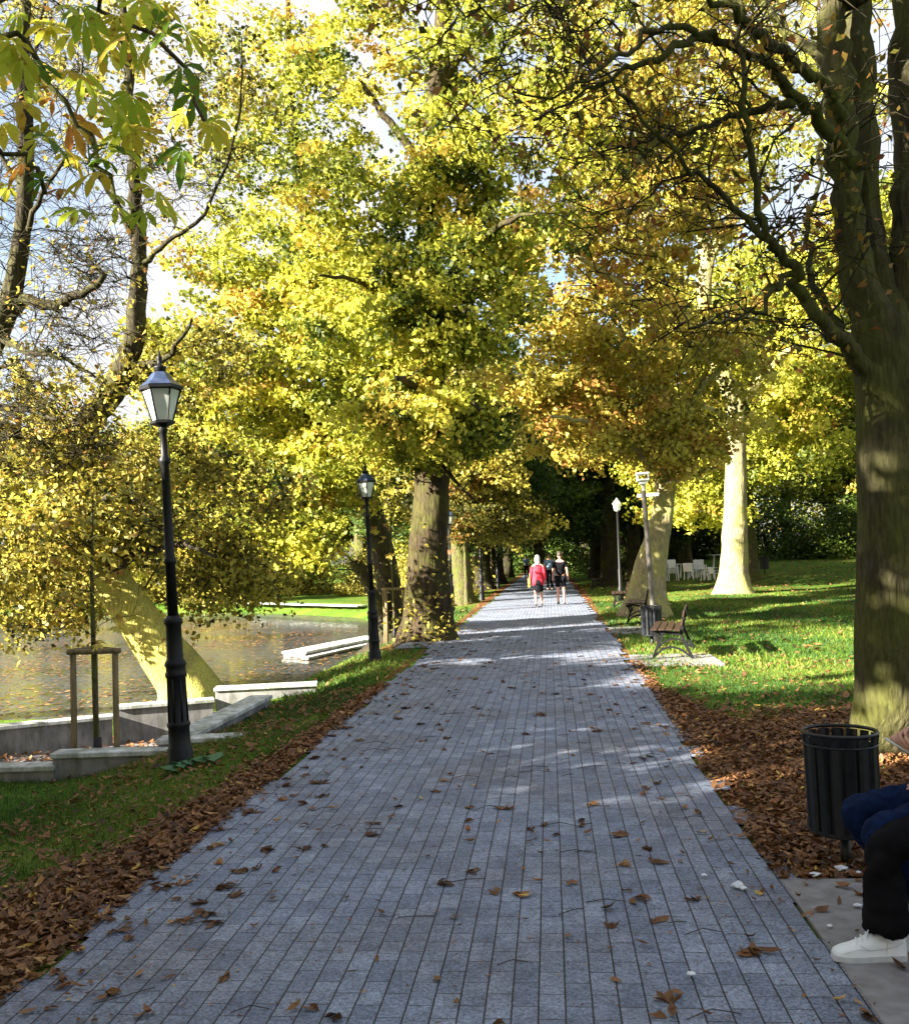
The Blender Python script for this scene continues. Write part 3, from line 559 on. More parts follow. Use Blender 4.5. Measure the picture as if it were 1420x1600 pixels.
# bare twiggy tree at left edge
bp = Vector((PD(-230,1120,13.2).x, 14.5, -.4)); D = 13.2
tk = [(bp.x,13.9,-.6,.34)] + px4([(-200,980,D,.26),(-150,800,D,.22),(-70,640,D,.19),(5,500,D,.16),(25,430,D,.13),(38,330,D,.12),(40,200,D,.11),(36,80,D,.1),(45,-60,D,.07),(60,-250,D,.03)])
lims = [px4(q) for q in ([(8,495,D,.10),(40,468,D,.085),(80,478,D-.2,.075),(120,462,D-.4,.06),(158,440,D-.6,.045),(150,415,D-.6,.03),(115,400,D-.6,.02),(100,380,D-.6,.01)],
 [(0,520,D,.08),(30,545,D-.5,.05),(90,560,D-1,.03),(150,590,D-1,.015)],[(34,380,D,.05),(70,300,D-.3,.035),(110,220,D-.5,.02),(130,100,D-.5,.012)],[(38,300,D,.05),(0,240,D,.03),(-40,150,D,.02)],[(-70,640,D,.08),(30,640,D-.6,.04),(90,660,D-1,.02)],[(40,180,D,.04),(60,60,D,.03),(80,-50,D,.02)])]
t = make_tree('bare_tree', (bp.x,13.9,-.45), tk, lims,
  [bl(60,540,D-.5,1.3,1,.8,40), bl(60,330,D,1.3,1,1.2,34), bl(40,120,D,1.5,1,1.3,34), bl(150,420,D,.6,.8,.8,26), bl(60,680,D,1.2,1,.8,45), bl(280,250,D+2,1.4,1,1.5,36)],
  leaf='gold', bk='bark_dark', L=.09, npc=5, spread=.55, seed=31, tone=(.7,.2), twig=11)
tag(t, 'nearly bare twiggy tree at the left edge of the photo', 'tree')

# foreground chestnut branch, its trunk stands outside the frame at left
bx, by = -3.9, 1.2
tk = [(bx,by,G(bx,by),.30),(bx+.03,by,1.2,.24),(bx+.1,by+.1,2.4,.21),(bx+.2,by+.2,3.6,.18),(bx+.2,by+.3,5,.14),(bx+.1,by+.2,7,.08),(bx,by,9,.03)]
lims = [[(bx+.1,by+.1,2.6,.08),(*PD(-300,100,2.3),.04),(*PD(-60,40,2.8),.014),(*PD(60,90,3.0),.009),(*PD(130,220,3.1),.006),(*PD(190,320,3.1),.004)],
        [(*PD(-150,120,2.6),.012),(*PD(0,210,2.8),.007),(*PD(70,290,2.9),.004)],
        [(*PD(-200,40,2.4),.03),(*PD(60,-30,2.7),.012),(*PD(200,30,3.0),.007),(*PD(290,110,3.1),.005),(*PD(330,190,3.1),.003)],
        [(bx+.2,by+.2,3.9,.07),(bx+1.0,by+1,4.4,.04),(bx+2.2,by+2,4.7,.02)]]
t = make_tree('chestnut_tree', (bx,by,G(bx,by)), tk, lims, [(bx+.2,by-1.2,6.5,2.6,2.2,2.2,90),(bx-1.6,by-.5,5,1.6,1.6,1.5,40)], leaf='chest', bk='bark', L=.16, npc=14, spread=.55, seed=41, chest=True, tone=(.4,.2))
rs = np.random.default_rng(43)
lp = [(20,60),(60,110),(105,110),(150,50),(190,25),(235,10),(235,70),(270,130),(300,175),(330,190),(75,215),(55,290),(110,295),(150,270),(185,215),(210,180),(215,265),(240,300),(180,310),(10,190),(55,225),(15,290),(0,110),(90,15),(240,40),(205,240),(140,330),(285,230),(30,20),(120,70),(165,90),(90,150),(130,130),(250,120),(30,140),(210,140),(170,240),(100,250),(260,20),(300,60),(200,60),(230,330),(120,270),(40,80),(80,40),(140,20),(180,60),(220,90),(250,60),(160,150),(190,190),(60,130),(110,180),(150,230),(310,140),(280,100),(320,210),(205,215),(175,330),(250,320),(0,40),(25,160),(30,250),(130,0),(215,0)]
cc = np.array([np.array(PD(a_+rs.normal()*6,b_+rs.normal()*6,rs.uniform(2.7,3.3))) for a_,b_ in lp]) - np.array(t.location)
tn = rs.choice([.1,.45,.6,.68,.75,.8,.88,.97], len(cc))
Vs,Fs,Ts = chest_cards(cc, .095, tn, rs, .7)
poly_leaves('near_leaves', Vs, Fs, Ts, M['chest'], t)
tag(t, 'chestnut tree whose big hand shaped leaves hang into the top left corner', 'tree')

# first right row tree (lit, at 24 m), mossy slanted foot
bp = P(1008,962); D = bp.y
tk = px4([(1008,966,D,.62),(1010,930,D,.52),(1015,890,D,.42),(1024,850,D,.34),(1034,800,D,.29),(1038,730,D,.27),(1030,600,D,.28),(1020,450,D,.24),(1010,300,D,.2),(1000,150,D,.15),(1000,0,D,.1),(1000,-150,D,.05)])
tk[0] = (bp.x,bp.y,G(bp.x,bp.y),.72)
lims = [px4(q) for q in ([(1036,740,D,.16),(980,690,D-1,.1),(920,660,D-2,.06),(860,650,D-3,.03)],[(1034,680,D,.16),(1100,600,D,.1),(1150,540,D,.06)],[(1024,500,D,.14),(960,440,D-1,.1),(900,400,D-2,.05)],[(1036,760,D,.1),(1080,740,D-1,.05),(1120,730,D-2,.03)])]
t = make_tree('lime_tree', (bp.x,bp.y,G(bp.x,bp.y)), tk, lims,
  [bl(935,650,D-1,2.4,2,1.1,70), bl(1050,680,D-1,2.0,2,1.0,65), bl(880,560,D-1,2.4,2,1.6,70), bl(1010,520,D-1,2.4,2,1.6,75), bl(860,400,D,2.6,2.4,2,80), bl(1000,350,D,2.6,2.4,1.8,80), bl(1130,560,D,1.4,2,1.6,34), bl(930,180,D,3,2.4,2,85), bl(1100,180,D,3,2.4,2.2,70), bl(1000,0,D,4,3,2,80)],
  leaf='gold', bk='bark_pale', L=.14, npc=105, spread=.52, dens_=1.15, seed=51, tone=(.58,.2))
tag(t, 'tree with a broad sunlit yellowish foot behind the black litter bin and camera pole', 'tree', TG_R)

# sunlit pale trunk on the lawn
bp = P(1146,932); D = bp.y
tk = px4([(1146,934,D,.72),(1146,900,D,.52),(1147,860,D,.45),(1148,800,D,.40),(1150,720,D,.36),(1150,640,D,.33),(1140,610,D,.3),(1110,540,D,.28),(1100,470,D,.26),(1108,400,D,.24),(1140,350,D,.2),(1150,260,D,.14),(1160,100,D,.1),(1160,-80,D,.05)])
tk[0] = (bp.x,bp.y,G(bp.x,bp.y),.75)
lims = [px4(q) for q in ([(1104,420,D,.2),(1092,330,D,.14),(1100,220,D,.08)],[(1152,640,D,.2),(1190,590,D,.16),(1230,550,D,.1),(1290,520,D,.05)],[(1148,660,D,.12),(1110,640,D-1,.08),(1060,620,D-2,.04)],[(1110,400,D,.14),(1160,350,D,.1),(1220,300,D,.06)])]
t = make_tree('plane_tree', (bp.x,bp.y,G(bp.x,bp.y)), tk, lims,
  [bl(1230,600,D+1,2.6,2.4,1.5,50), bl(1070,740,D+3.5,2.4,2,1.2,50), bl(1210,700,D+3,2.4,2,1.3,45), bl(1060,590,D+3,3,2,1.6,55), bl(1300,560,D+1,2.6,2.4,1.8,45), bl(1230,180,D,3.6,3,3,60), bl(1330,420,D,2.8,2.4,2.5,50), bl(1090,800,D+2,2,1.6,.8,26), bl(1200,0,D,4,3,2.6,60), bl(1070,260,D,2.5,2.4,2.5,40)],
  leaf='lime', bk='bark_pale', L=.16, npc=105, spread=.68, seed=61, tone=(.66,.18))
tag(t, 'tall pale sunlit trunk standing alone on the lawn left of the big forked tree', 'tree')

# ---- prototypes for the farther trees
def proto(name, h, cr, z0, n, leaf, bk, L, npc, spread, seed, tr=.4, tone=(.5,.2), nl=7):
    rs = np.random.default_rng(seed); lean = rs.normal(size=2)*.04*h
    tk = [(0,0,0,tr*1.5),(lean[0]*.1,lean[1]*.1,.6,tr*1.1),(lean[0]*.2,lean[1]*.2,2,tr*.95),(lean[0]*.5,lean[1]*.4,h*.3,tr*.8),(lean[0]*.7,lean[1]*.8,h*.55,tr*.55),(lean[0],lean[1],h*.8,tr*.25),(lean[0],lean[1],h*.95,.03)]
    lims = []; bs_ = []
    for i in range(nl):
        an = i*2.4+rs.uniform(-.4,.4); zz = z0+ (h*.75-z0)*i/nl; ll = cr*rs.uniform(.6,.95)*(1-.45*(i/nl)**2)
        s = (lean[0]*.5,lean[1]*.5,max(1.6,zz-.3))
        lims.append([(*s,tr*.4),(s[0]+math.cos(an)*ll*.35,s[1]+math.sin(an)*ll*.35,s[2]+ll*.3,tr*.25),(math.cos(an)*ll*.7,math.sin(an)*ll*.7,s[2]+ll*.55,tr*.14),(math.cos(an)*ll,math.sin(an)*ll,s[2]+ll*.6,.03)])
        bs_.append((math.cos(an)*ll*.75,math.sin(an)*ll*.75,zz+ll*.35+.5,cr*.45,cr*.45,cr*.34,int(n*.8/nl)))
    bs_.append((lean[0],lean[1],h*.8,cr*.55,cr*.55,h*.17,int(n*.2)))
    return make_tree(name, (0,0,0), tk, lims, bs_, leaf, bk, L, npc, spread, seed, tone)
def put(src, x, y, s, rz, label, group=None, first=False, cat='tree', z=None, mat=None):
    o = src if first else copy_tree(src)
    o.location = (x, y, (G(x,y) if z is None else z)-.03); o.rotation_euler = (0,0,rz); o.scale = (s,s,s*(.95+.1*((x*7)%1)))
    return tag(o, label, cat, group)
pa = proto('leafy_tree', 15, 5.0, 3.2, 300, 'lime', 'bark', .18, 125, .75, 71, .42, (.5,.2))
pb = proto('leafy_tree', 14, 4.6, 2.8, 300, 'gold', 'bark', .18, 125, .75, 72, .45, (.45,.2))
pc = proto('leafy_tree', 15, 5.0, 2.6, 280, 'dark', 'bark_dark', .2, 130, .8, 73, .45, (.4,.2))
pd_ = proto('leafy_tree', 10, 3.8, 1.4, 260, 'lime', 'bark_dark', .15, 125, .62, 74, .22, (.6,.18))
def at(px_, py_): p = P(px_,py_); return p.x, p.y
x,y = at(725,941); put(pb, x, y, .85, .5, 'stout tree trunk on the left path edge beyond the third lamp', TG_L, True)
put(pc, -3.4, 50, .95, 1.1, 'dark leafy tree on the left of the path near the dark tunnel of crowns', TG_L, True)
put(pc, -3.3, 60, 1.0, 2.1, 'far dark tree left of the path just before it vanishes', TG_L)
put(pc, -3.4, 75, 1.1, 3.1, 'farthest dark tree on the left side of the path end', TG_L)
put(pc, 2.9, P(937,915).y, .95, 4.1, 'furrowed brown trunk on the right path edge behind the farthest bench', TG_R)
put(pc, 3.1, 64, 1.0, 5.1, 'dark tree right of the path behind the furrowed brown trunk', TG_R)
put(pc, 3.2, 80, 1.1, .7, 'farthest dark tree on the right side of the path end', TG_R)
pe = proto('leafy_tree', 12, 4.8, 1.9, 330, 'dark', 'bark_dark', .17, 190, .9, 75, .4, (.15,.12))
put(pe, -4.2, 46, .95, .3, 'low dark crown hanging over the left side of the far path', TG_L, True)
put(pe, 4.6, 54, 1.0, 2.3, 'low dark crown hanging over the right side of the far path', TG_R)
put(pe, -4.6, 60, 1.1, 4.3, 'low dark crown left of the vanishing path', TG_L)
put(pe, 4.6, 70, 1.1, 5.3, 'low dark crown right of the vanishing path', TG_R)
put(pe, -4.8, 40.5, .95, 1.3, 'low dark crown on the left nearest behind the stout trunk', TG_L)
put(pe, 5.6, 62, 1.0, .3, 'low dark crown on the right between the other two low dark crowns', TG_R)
put(pe, -1.0, 86, 1.25, 3.3, 'low dark tree blocking the view at the end of the path', TG_L)
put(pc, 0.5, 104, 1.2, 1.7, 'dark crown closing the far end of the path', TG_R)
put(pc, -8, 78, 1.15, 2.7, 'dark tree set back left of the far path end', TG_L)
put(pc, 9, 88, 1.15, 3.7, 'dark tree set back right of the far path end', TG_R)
GP = 'trees on the far bank of the pond'
far = [(-10.5,53,.9,'a','green yellow tree on the far pond bank nearest to the path'),(-15,58,1.0,'b','golden tree on the far bank behind the second lamp'),(-19,52,.85,'a','yellow green tree on the far bank behind the nearest lamp post'),
       (-25,56,.8,'b','golden brown tree on the far bank left of the nearest lamp'),(-32,60,.85,'a','bright yellow tree on the far bank at the left edge of the photo'),(-7.5,56,1.0,'b','brownish tree between the pond and the dark path end'),
       (-17,62,.9,'c','dark tree behind the golden trees across the pond'),(-28,70,1.0,'a','tall yellow tree behind the others across the pond'),(-39,66,.9,'b','golden tree beyond the left edge of the pond view'),(-16.5,47.5,.6,'d','small bright tree at the water on the far bank'),(-22,48.5,.62,'d','small yellow tree over the far shoreline'),(-29,53,.6,'d','low yellow bush like tree on the far shoreline at left')]
P_ = {'a':pa,'b':pb,'c':pc,'d':pd_}; used = set(['b','c'])
for i,(x,y,s,k,lb) in enumerate(far):
    put(P_[k], x, y, s, i*1.3, lb, GP, first=(k not in used)); used.add(k)
GR = 'trees on the lawn at the right'
for i,(px_,py_,s,k,lb) in enumerate([(1066,893,.9,'b','tree with a short lit trunk behind the white garden furniture'),(1124,894,.95,'c','dark trunk just left of the tall pale trunk'),(1216,884,1.0,'a','tree with pale trunk behind the bushes at right'),
      (1290,880,1.0,'c','dark tree left of the big forked trunk, behind the bushes'),(1340,884,1.1,'b','brown tree right behind the big forked trunk'),(1440,886,1.1,'a','yellow tree at the right edge seen behind the forked trunk')]):
    p = P(px_,py_); yy = min(p.y, 66+i*3); put(P_[k], (px_-858)/1500*yy, yy, s, i*1.9+.4, lb, GR)
put(pa, 12.9, 34.5, 1.05, .9, 'bright yellow tree behind the bare branches of the forked tree', GR)
put(pa, 8.6, 43.5, 1.1, 3.9, 'bright yellow tree directly behind the tall pale trunk', GR)
for i,(x,y,s,k,lb) in enumerate([(15,40,.95,'a','yellow green tree seen right of the tall pale trunk'),(21,52,1.1,'b','golden tree far right beyond the lawn'),(30,60,1.1,'a','yellow tree outside the right edge of the lawn'),(11,30,.0,'d','')]):
    if s: put(P_[k], x+ (4 if i==0 else 0), y, s, i*2.2+1, lb, GR)

# trees behind and left of the viewpoint that shade the foreground
GB = 'trees behind the viewpoint'
SH = [(-12.5,-2.2,.75,'d'),(-9,-1.5,.66,'d'),(-8,-5,.6,'c'),(-18,-5.5,.65,'c'),(-14,-7,.7,'a'),(-6,-11,.8,'b'),(-24,-10.5,.8,'c'),(-1,-12,1.0,'a'),(4,-9,.8,'b'),(-17,-15,1.1,'c'),(-9,-17,1.1,'a'),(-8.2,1.3,.78,'c'),(-10.5,4.6,.64,'d'),(-10,7.6,.62,'d'),(-13.5,3.6,.66,'d'),(-13,0.8,.7,'d'),(-11.9,6.9,.7,'d'),(-9.0,5.0,.62,'d')]
for i,(x,y,s,k) in enumerate(SH):
    put(P_[k], x, y, s, i*1.7, 'leafy tree standing outside the photo behind the viewpoint, casting the near shade', GB)

# shrubs
def shrub(name, r, h, n, leaf, L, npc, seed, tone):
    rs = np.random.default_rng(seed); root = empty(name); mb = MB(); cl = []
    for i in range(9):
        a_ = rs.uniform(0,6.28); rr = rs.uniform(.2,.7)*r; mb.tube([(0,0,0),(math.cos(a_)*rr*.4,math.sin(a_)*rr*.4,h*.4),(math.cos(a_)*rr,math.sin(a_)*rr,h*.85)],[.04,.025,.01],5)
    mb.build('stems', M['bark_dark'], root)
    d = rs.normal(size=(n,3)); d /= np.linalg.norm(d,axis=1)[:,None]; d[:,2] = np.abs(d[:,2])
    c = d*(rs.uniform(.3,1,n)**.5)[:,None]*np.array([r,r,h]); ii = np.repeat(np.arange(n),npc); N = len(ii)
    pos = c[ii]+rs.normal(size=(N,3))*.2*r*np.array([1,1,.6]); pos[:,2] = np.abs(pos[:,2])+.03
    V,Fq,t_ = leaf_cards(pos, L, .6, np.clip(rs.normal(tone,.15,n)[ii]+rs.normal(0,.12,N),0,1), rs); np_mesh('foliage', V,Fq,M[leaf],root,{'tone':('FACE',t_)}); return root
sa = shrub('shrub', 1.8, 2.2, 70, 'dark', .14, 90, 81, .5); sb_ = shrub('shrub', 1.5, 1.9, 60, 'gold', .13, 90, 82, .4)
GS = 'shrubs along the back of the lawn'; GS2 = 'shrubs on the pond banks'
for i,(x,y,s,k,lb) in enumerate([(12.5,56,1.5,0,'dark green shrub just right of the tall pale trunk'),(15.5,54,1.2,0,'rounded dark shrub in the middle of the lawn edge'),(18.5,55,1.7,0,'large dark shrub left of the big forked trunk'),(22.5,56,1.9,0,'largest dark shrub touching the forked trunk outline'),(27,58,2.0,0,'dark shrub hidden partly by the forked trunk'),
    (5.5,74,1.8,0,'dark shrub behind the white garden furniture'),(8.5,76,2.0,0,'dark shrub at the back of the lawn behind the furniture'),(12,72,2.0,0,'wide shrub behind the dark trunk on the lawn')]):
    put(sa, x, y, s, i*1.1, lb, GS, first=(i==0), cat='shrub')
for i,(x,y,s,lb) in enumerate([(-9.5,51,1.2,'golden shrub at the water near the second lamp'),(-14,55,1.3,'yellow brown shrub on the far bank between the two lamps'),(-15.5,46.5,1.3,'golden shrub on the far shoreline right of the near lamp'),(-19.5,49,1.3,'brown shrub on the far shoreline behind the near lamp'),(-24,51.5,1.4,'golden shrub on the far shore left of the near lamp'),(-29,54.5,1.4,'yellow shrub on the far shore at the left'),
     (-5.6,40,.8,'small brown shrub by the path side of the pond end'),(-5.4,44,1.3,'brown shrub between the pond end and the row of trunks'),(-5.8,52,1.5,'yellow brown shrub left of the stout trunk'),(-34,57,1.5,'yellow shrub at the far left shore')]):
    put(sb_, x, y, s, i*1.4, lb, GS2, first=(i==0), cat='shrub')

for i,(x,y,s) in enumerate([(-4.5,94,2.4),(-1,97,2.6),(2.6,95,2.5),(6,93,2.4)]):
    put(sa, x, y, s, i*1.3, ['dark shrub closing the path end at the left','dark shrub straight behind the end of the path','dark shrub closing the path end at the right','dark shrub farther right of the path end'][i], GS, cat='shrub')
# far woodland mass
rs = np.random.default_rng(91); cs = []
for k in range(900):
    an = rs.uniform(R(-62),R(62)); dd = rs.uniform(105,135); x = math.sin(an)*dd; y = math.cos(an)*dd
    cs.append((x,y,rs.uniform(0,1)**1.0*(15+4*math.sin(an*9)+3*math.sin(an*23)), ))
cs = np.array(cs); ii = np.repeat(np.arange(len(cs)),110); N = len(ii); pos = cs[ii]+rs.normal(size=(N,3))*np.array([1.9,1.9,1.2])
V,Fq,t_ = leaf_cards(pos,.55,.7,np.clip(rs.normal(.5,.25,len(cs))[ii]+rs.normal(0,.1,N),0,1),rs)
tag(np_mesh('woodland', V,Fq,M['lime'],None,{'tone':('FACE',t_)}), 'distant mass of autumn trees beyond the park', 'woodland', kind='stuff')

# ------------------------------------------------------------------ ground cover
rs = np.random.default_rng(7)
def scatter(n, x0,x1,y0,y1, dens): 
    x = rs.uniform(x0,x1,n); y = rs.uniform(y0,y1,n); k = rs.random(n) < dens(x,y); return x[k], y[k]
def fallen(name, x, y, L, zoff, label, curl=.25, on_path=False, zbase=None):
    N = len(x); z = (np.full(N,.010) if on_path else gz(x,y) if zbase is None else np.full(N,zbase)) + zoff*rs.random(N)
    c = np.stack([x,y,z+L*.1],1); th = rs.uniform(0,6.28,N); tl = rs.normal(size=(N,2))*(.14 if on_path else .36)
    n = np.stack([tl[:,0],tl[:,1],np.ones(N)],1); n /= np.linalg.norm(n,axis=1)[:,None]
    a = np.stack([np.cos(th),np.sin(th),np.zeros(N)],1); a -= n*(a*n).sum(1)[:,None]; a/=np.linalg.norm(a,axis=1)[:,None]; b = np.cross(n,a)
    l = (L*np.clip(rs.lognormal(-.1,.4,N),.35,1.6))[:,None]; w_ = l*rs.uniform(.22,.5,N)[:,None]; cu = l*curl*rs.uniform(.2,1.6,N)[:,None]
    pts = [c-a*l*.5+n*cu*.6, c-a*l*.12-b*w_*.42+n*cu*.35, c-a*l*.12, c-a*l*.12+b*w_*.42+n*cu*.5, c+a*l*.22-b*w_*.5+n*cu*.45, c+a*l*.22+n*cu*.1, c+a*l*.22+b*w_*.5+n*cu*.3, c+a*l*.5+n*cu*.9]
    V = np.stack(pts,1).reshape(-1,3); o = np.arange(N)[:,None]*8
    q = np.concatenate([o+np.array([[1,4,5,2]]), o+np.array([[2,5,6,3]]), o+np.array([[0,1,2,3]]), o+np.array([[4,7,6,5]])],0)
    t_ = np.clip(rs.normal(.5,.22,N),0,1); t4 = np.tile(t_,4)
    return tag(np_mesh(name, V, q, M['litter'], None, {'tone':('FACE',t4)}), label, 'fallen leaves', kind='stuff')
lx, ly = scatter(90000, XL-2.2, XL+.05, 2.0, 13, lambda x,y: np.clip(litter_mask(x,y)**1.3,0,1)*np.clip(6.5/y,.3,1)*np.clip(.75+.6*np.sin(x*4+y*2.2)*np.sin(y*1.9),.25,1)*.8+.055)
rx, ry = scatter(140000, XR-.06, XR+4.2, 2.6, 15, lambda x,y: np.clip(litter_mask(x,y)**1.3,0,1)*np.clip(6.5/y,.3,1)*np.clip(.8+.6*np.sin(x*3+y*1.2)*np.sin(y*2.3-x),.3,1)*.75+.03)
k = ~((rx > XR-.10)&(rx < 3.2)&(ry < P(1300,1376).y)) | (rs.random(len(rx)) < .02); rx, ry = rx[k], ry[k]
k = (ry > 3.15) | (rx > 1.5); 
fallen('fallen_leaves', np.concatenate([lx,rx]), np.concatenate([ly,ry]), .062, .028, 'brown dry leaves heaped along both edges of the paving')
fx, fy = scatter(60000, -8, 16, 8, 52, lambda x,y: .25*((x<XL-.05)|(x>XR+.05))*(sdf(x,y)>.4)*~((x<-4.1)&(y>9.9)&(y<14.2)))
fallen('fallen_leaves', fx, fy, .10, .02, 'thin scatter of brown leaves over the grass')
qx = rs.uniform(XL+.08,XR-.08,850); qy = 2.2+ (rs.random(850)**1.5)*22; ed = rs.random(850) < .45; qx[ed] = np.where(rs.random(ed.sum())<.6, XL+.05+np.abs(rs.normal(size=ed.sum()))*.35, XR-.05-np.abs(rs.normal(size=ed.sum()))*.25)
fallen('fallen_leaves', qx, qy, .055, .003, 'small curled leaf fragments scattered over the grey paving', .22, True)
nq = 330; qx = rs.uniform(XL+.05,XR-.1,nq); qy = 2.3+(rs.random(nq)**1.6)*20; ed = rs.random(nq) < .4; qx[ed] = XL+.03+np.abs(rs.normal(size=ed.sum()))*.4
Vs, Fs, Ts = [], [], []
for x_, y_ in zip(qx,qy):
    k = rs.integers(2,6); L_ = rs.uniform(.05,.11); a0 = rs.uniform(0,6.28); tn_ = np.clip(rs.normal(.35,.2),0,.95); fan = rs.uniform(.2,.75)
    for j in range(k):
        an = a0+(j-(k-1)/2)*fan; d = np.array([math.cos(an),math.sin(an),0]); sd_ = np.array([-d[1],d[0],0]); l = L_*rs.uniform(.6,1.15); w_ = l*rs.uniform(.10,.2); c0 = np.array([x_,y_,.010]); up_ = np.array([0,0,1.]); h_ = rs.uniform(.0,.02,7)
        bend = sd_*l*rs.normal()*.12
        p_ = [c0, c0+d*l*.4-sd_*w_*.8+up_*h_[0], c0+d*l*.4+up_*.002, c0+d*l*.4+sd_*w_*.8+up_*h_[1], c0+d*l*.75-sd_*w_+up_*h_[2]+bend, c0+d*l*.75+up_*.004+bend, c0+d*l*.75+sd_*w_+up_*h_[3]+bend, c0+d*l+up_*h_[4]+bend*1.8]
        o_ = len(Vs); Vs += p_; Fs += [tuple(q+o_ for q in g) for g in ((0,1,2),(0,2,3),(1,4,5,2),(2,5,6,3),(4,7,5),(5,7,6))]; Ts += [tn_+rs.normal()*.05]*6
tag(poly_leaves('fallen_leaves', Vs, Fs, Ts, M['litter'], None), 'crumpled brown hand shaped leaves lying on the grey paving', 'fallen leaves', kind='stuff')
kx = rs.uniform(XL+.02,XR-.02,3800); ky = 2.2+(rs.random(3800)**1.4)*14; ed = rs.random(3800) < .5; kx[ed] = np.where(rs.random(ed.sum())<.6, XL+.02+np.abs(rs.normal(size=ed.sum()))*.4, XR-.02-np.abs(rs.normal(size=ed.sum()))*.3)
fallen('leaf_crumbs', kx, ky, .018, .002, 'tiny brown leaf crumbs lying on the grey paving', .2, True)
# leaf stalks and twigs on the paving
mb = MB()
for _ in range(80):
    x = rng.uniform(XL+.1,XR-.1); y = 2.3+rng.random()**1.4*12; a_ = rng.uniform(-.5,.5)+ (math.pi if rng.random()<.5 else 0); l = rng.uniform(.08,.26)
    mb.tube([(x,y,.012),(x+math.cos(a_)*l*.5,y+math.sin(a_)*l*.5,.016+rng.random()*.012),(x+math.cos(a_+.25)*l,y+math.sin(a_+.25)*l,.012)],.0022,4)
tag(mb.build('fallen_twigs', M['boot']), 'thin leaf stalks and twigs lying on the paving', 'twigs', kind='stuff')
# floating leaves on the pond
px_, py_ = scatter(11000, -16,-4.7,14.2,40, lambda x,y: (sdf(x,y)<-.1)*np.clip(.25+.6*np.sin(x*.8+2)*np.sin(y*.5),.03,1))
N = len(px_); 
c = np.stack([px_,py_,np.full(N,WATER+.006)],1); th = rs.uniform(0,6.28,N); a = np.stack([np.cos(th),np.sin(th),np.zeros(N)],1); b = np.stack([-np.sin(th),np.cos(th),np.zeros(N)],1); l = rs.uniform(.07,.16,N)[:,None]
V = np.stack([c-a*l*.5,c-b*l*.28+[0,0,.004],c+a*l*.5,c+b*l*.28+[0,0,.007]],1).reshape(-1,3)
tag(np_mesh('floating_leaves', V, np.arange(4*N).reshape(N,4), M['litter'], None, {'tone':('FACE',rs.uniform(.2,1,N))}), 'yellow and brown leaves floating on the pond', 'floating leaves', kind='stuff')
# leaves on the terrace floor
px_, py_ = scatter(5000, -12,-4.5,10.4,13.7, lambda x,y: np.clip(.55+.5*np.sin(x*2)*np.sin(y*3),0,1))
fallen('fallen_leaves', px_, py_, .09, .02, 'brown leaves gathered on the floor of the sunken terrace by the pond', .2, zbase=-.785)
# grass
def blades(name, x, y, h, label, w_=.006):
    N = len(x); z = gz(x,y); th = rs.uniform(0,6.28,N); hh = h*rs.uniform(.4,1.3,N); ln = rs.normal(size=(N,2))*.45*hh[:,None]
    p = np.stack([x,y,z-.01],1); d = np.stack([np.cos(th),np.sin(th),np.zeros(N)],1)*(w_*rs.uniform(.7,1.4,N))[:,None]
    V = np.stack([p-d,p+d,p+np.stack([ln[:,0],ln[:,1],hh],1)],1).reshape(-1,3)
    t_ = np.clip(.45+.25*np.sin(x*1.3+y*.7)+rs.normal(0,.2,N),0,1)
    return tag(np_mesh(name, V, np.arange(3*N).reshape(N,3), M['blade'], None, {'tone':('FACE',t_)}), label, 'grass', kind='stuff')
ok = lambda x,y: ((x<XL-.08)|(x>XR+.1))*(sdf(x,y)>.1)*~((x<-4.05)&(y>9.95)&(y<14.3))*~((x>XR)&(x<3.2)&(y<P(1300,1376).y+.05))
gl_ = lambda x,y: ok(x,y)*np.clip(1-1.15*litter_mask(x,y),.03,1)*(.6+.4*np.sin(x*2.1+y)*np.sin(y*1.7-x))
x1,y1 = scatter(210000,-9,XL,2.2,12.5, gl_); x2,y2 = scatter(150000,XR,7,3,14, gl_)
blades('grass', np.concatenate([x1,x2]), np.concatenate([y1,y2]), .065, 'short green grass beside the paving', .004)
x1,y1 = scatter(60000,-8,XL,12.5,32, gl_); x2,y2 = scatter(170000,XR,13,14,34, gl_)
blades('grass', np.concatenate([x1,x2]), np.concatenate([y1,y2]), .075, 'green lawn grass farther along the path', .011)

# broad weed leaves at the lamp foot
p0 = P(300,1205,-.15); mb = MB()
for i in range(11):
    a_ = i*.9; cx0 = p0.x+rng.uniform(-.25,.3); cy0 = p0.y-.1+rng.uniform(-.15,.1); g = G(cx0,cy0); s = rng.uniform(.05,.09)
    ring = [(cx0+s*math.cos(t_)*1.3, cy0+s*math.sin(t_), g+.07+.02*math.sin(2*t_)) for t_ in np.linspace(0,6.28,9)[:-1]]
    mb.add([(cx0,cy0,g+.055)]+ring, [(0,k+1,(k+1)%8+1) for k in range(8)]); mb.tube([(cx0,cy0,g+.055),(p0.x,p0.y,g-.02)],.003,3)
M['weed'] = simple('weed_leaf', (.04,.12,.05), (.08,.2,.08), 20, .5, .2); tag(mb.build('weed', M['weed']), 'broad leaved green weed at the foot of the nearest lamp post', 'weed')

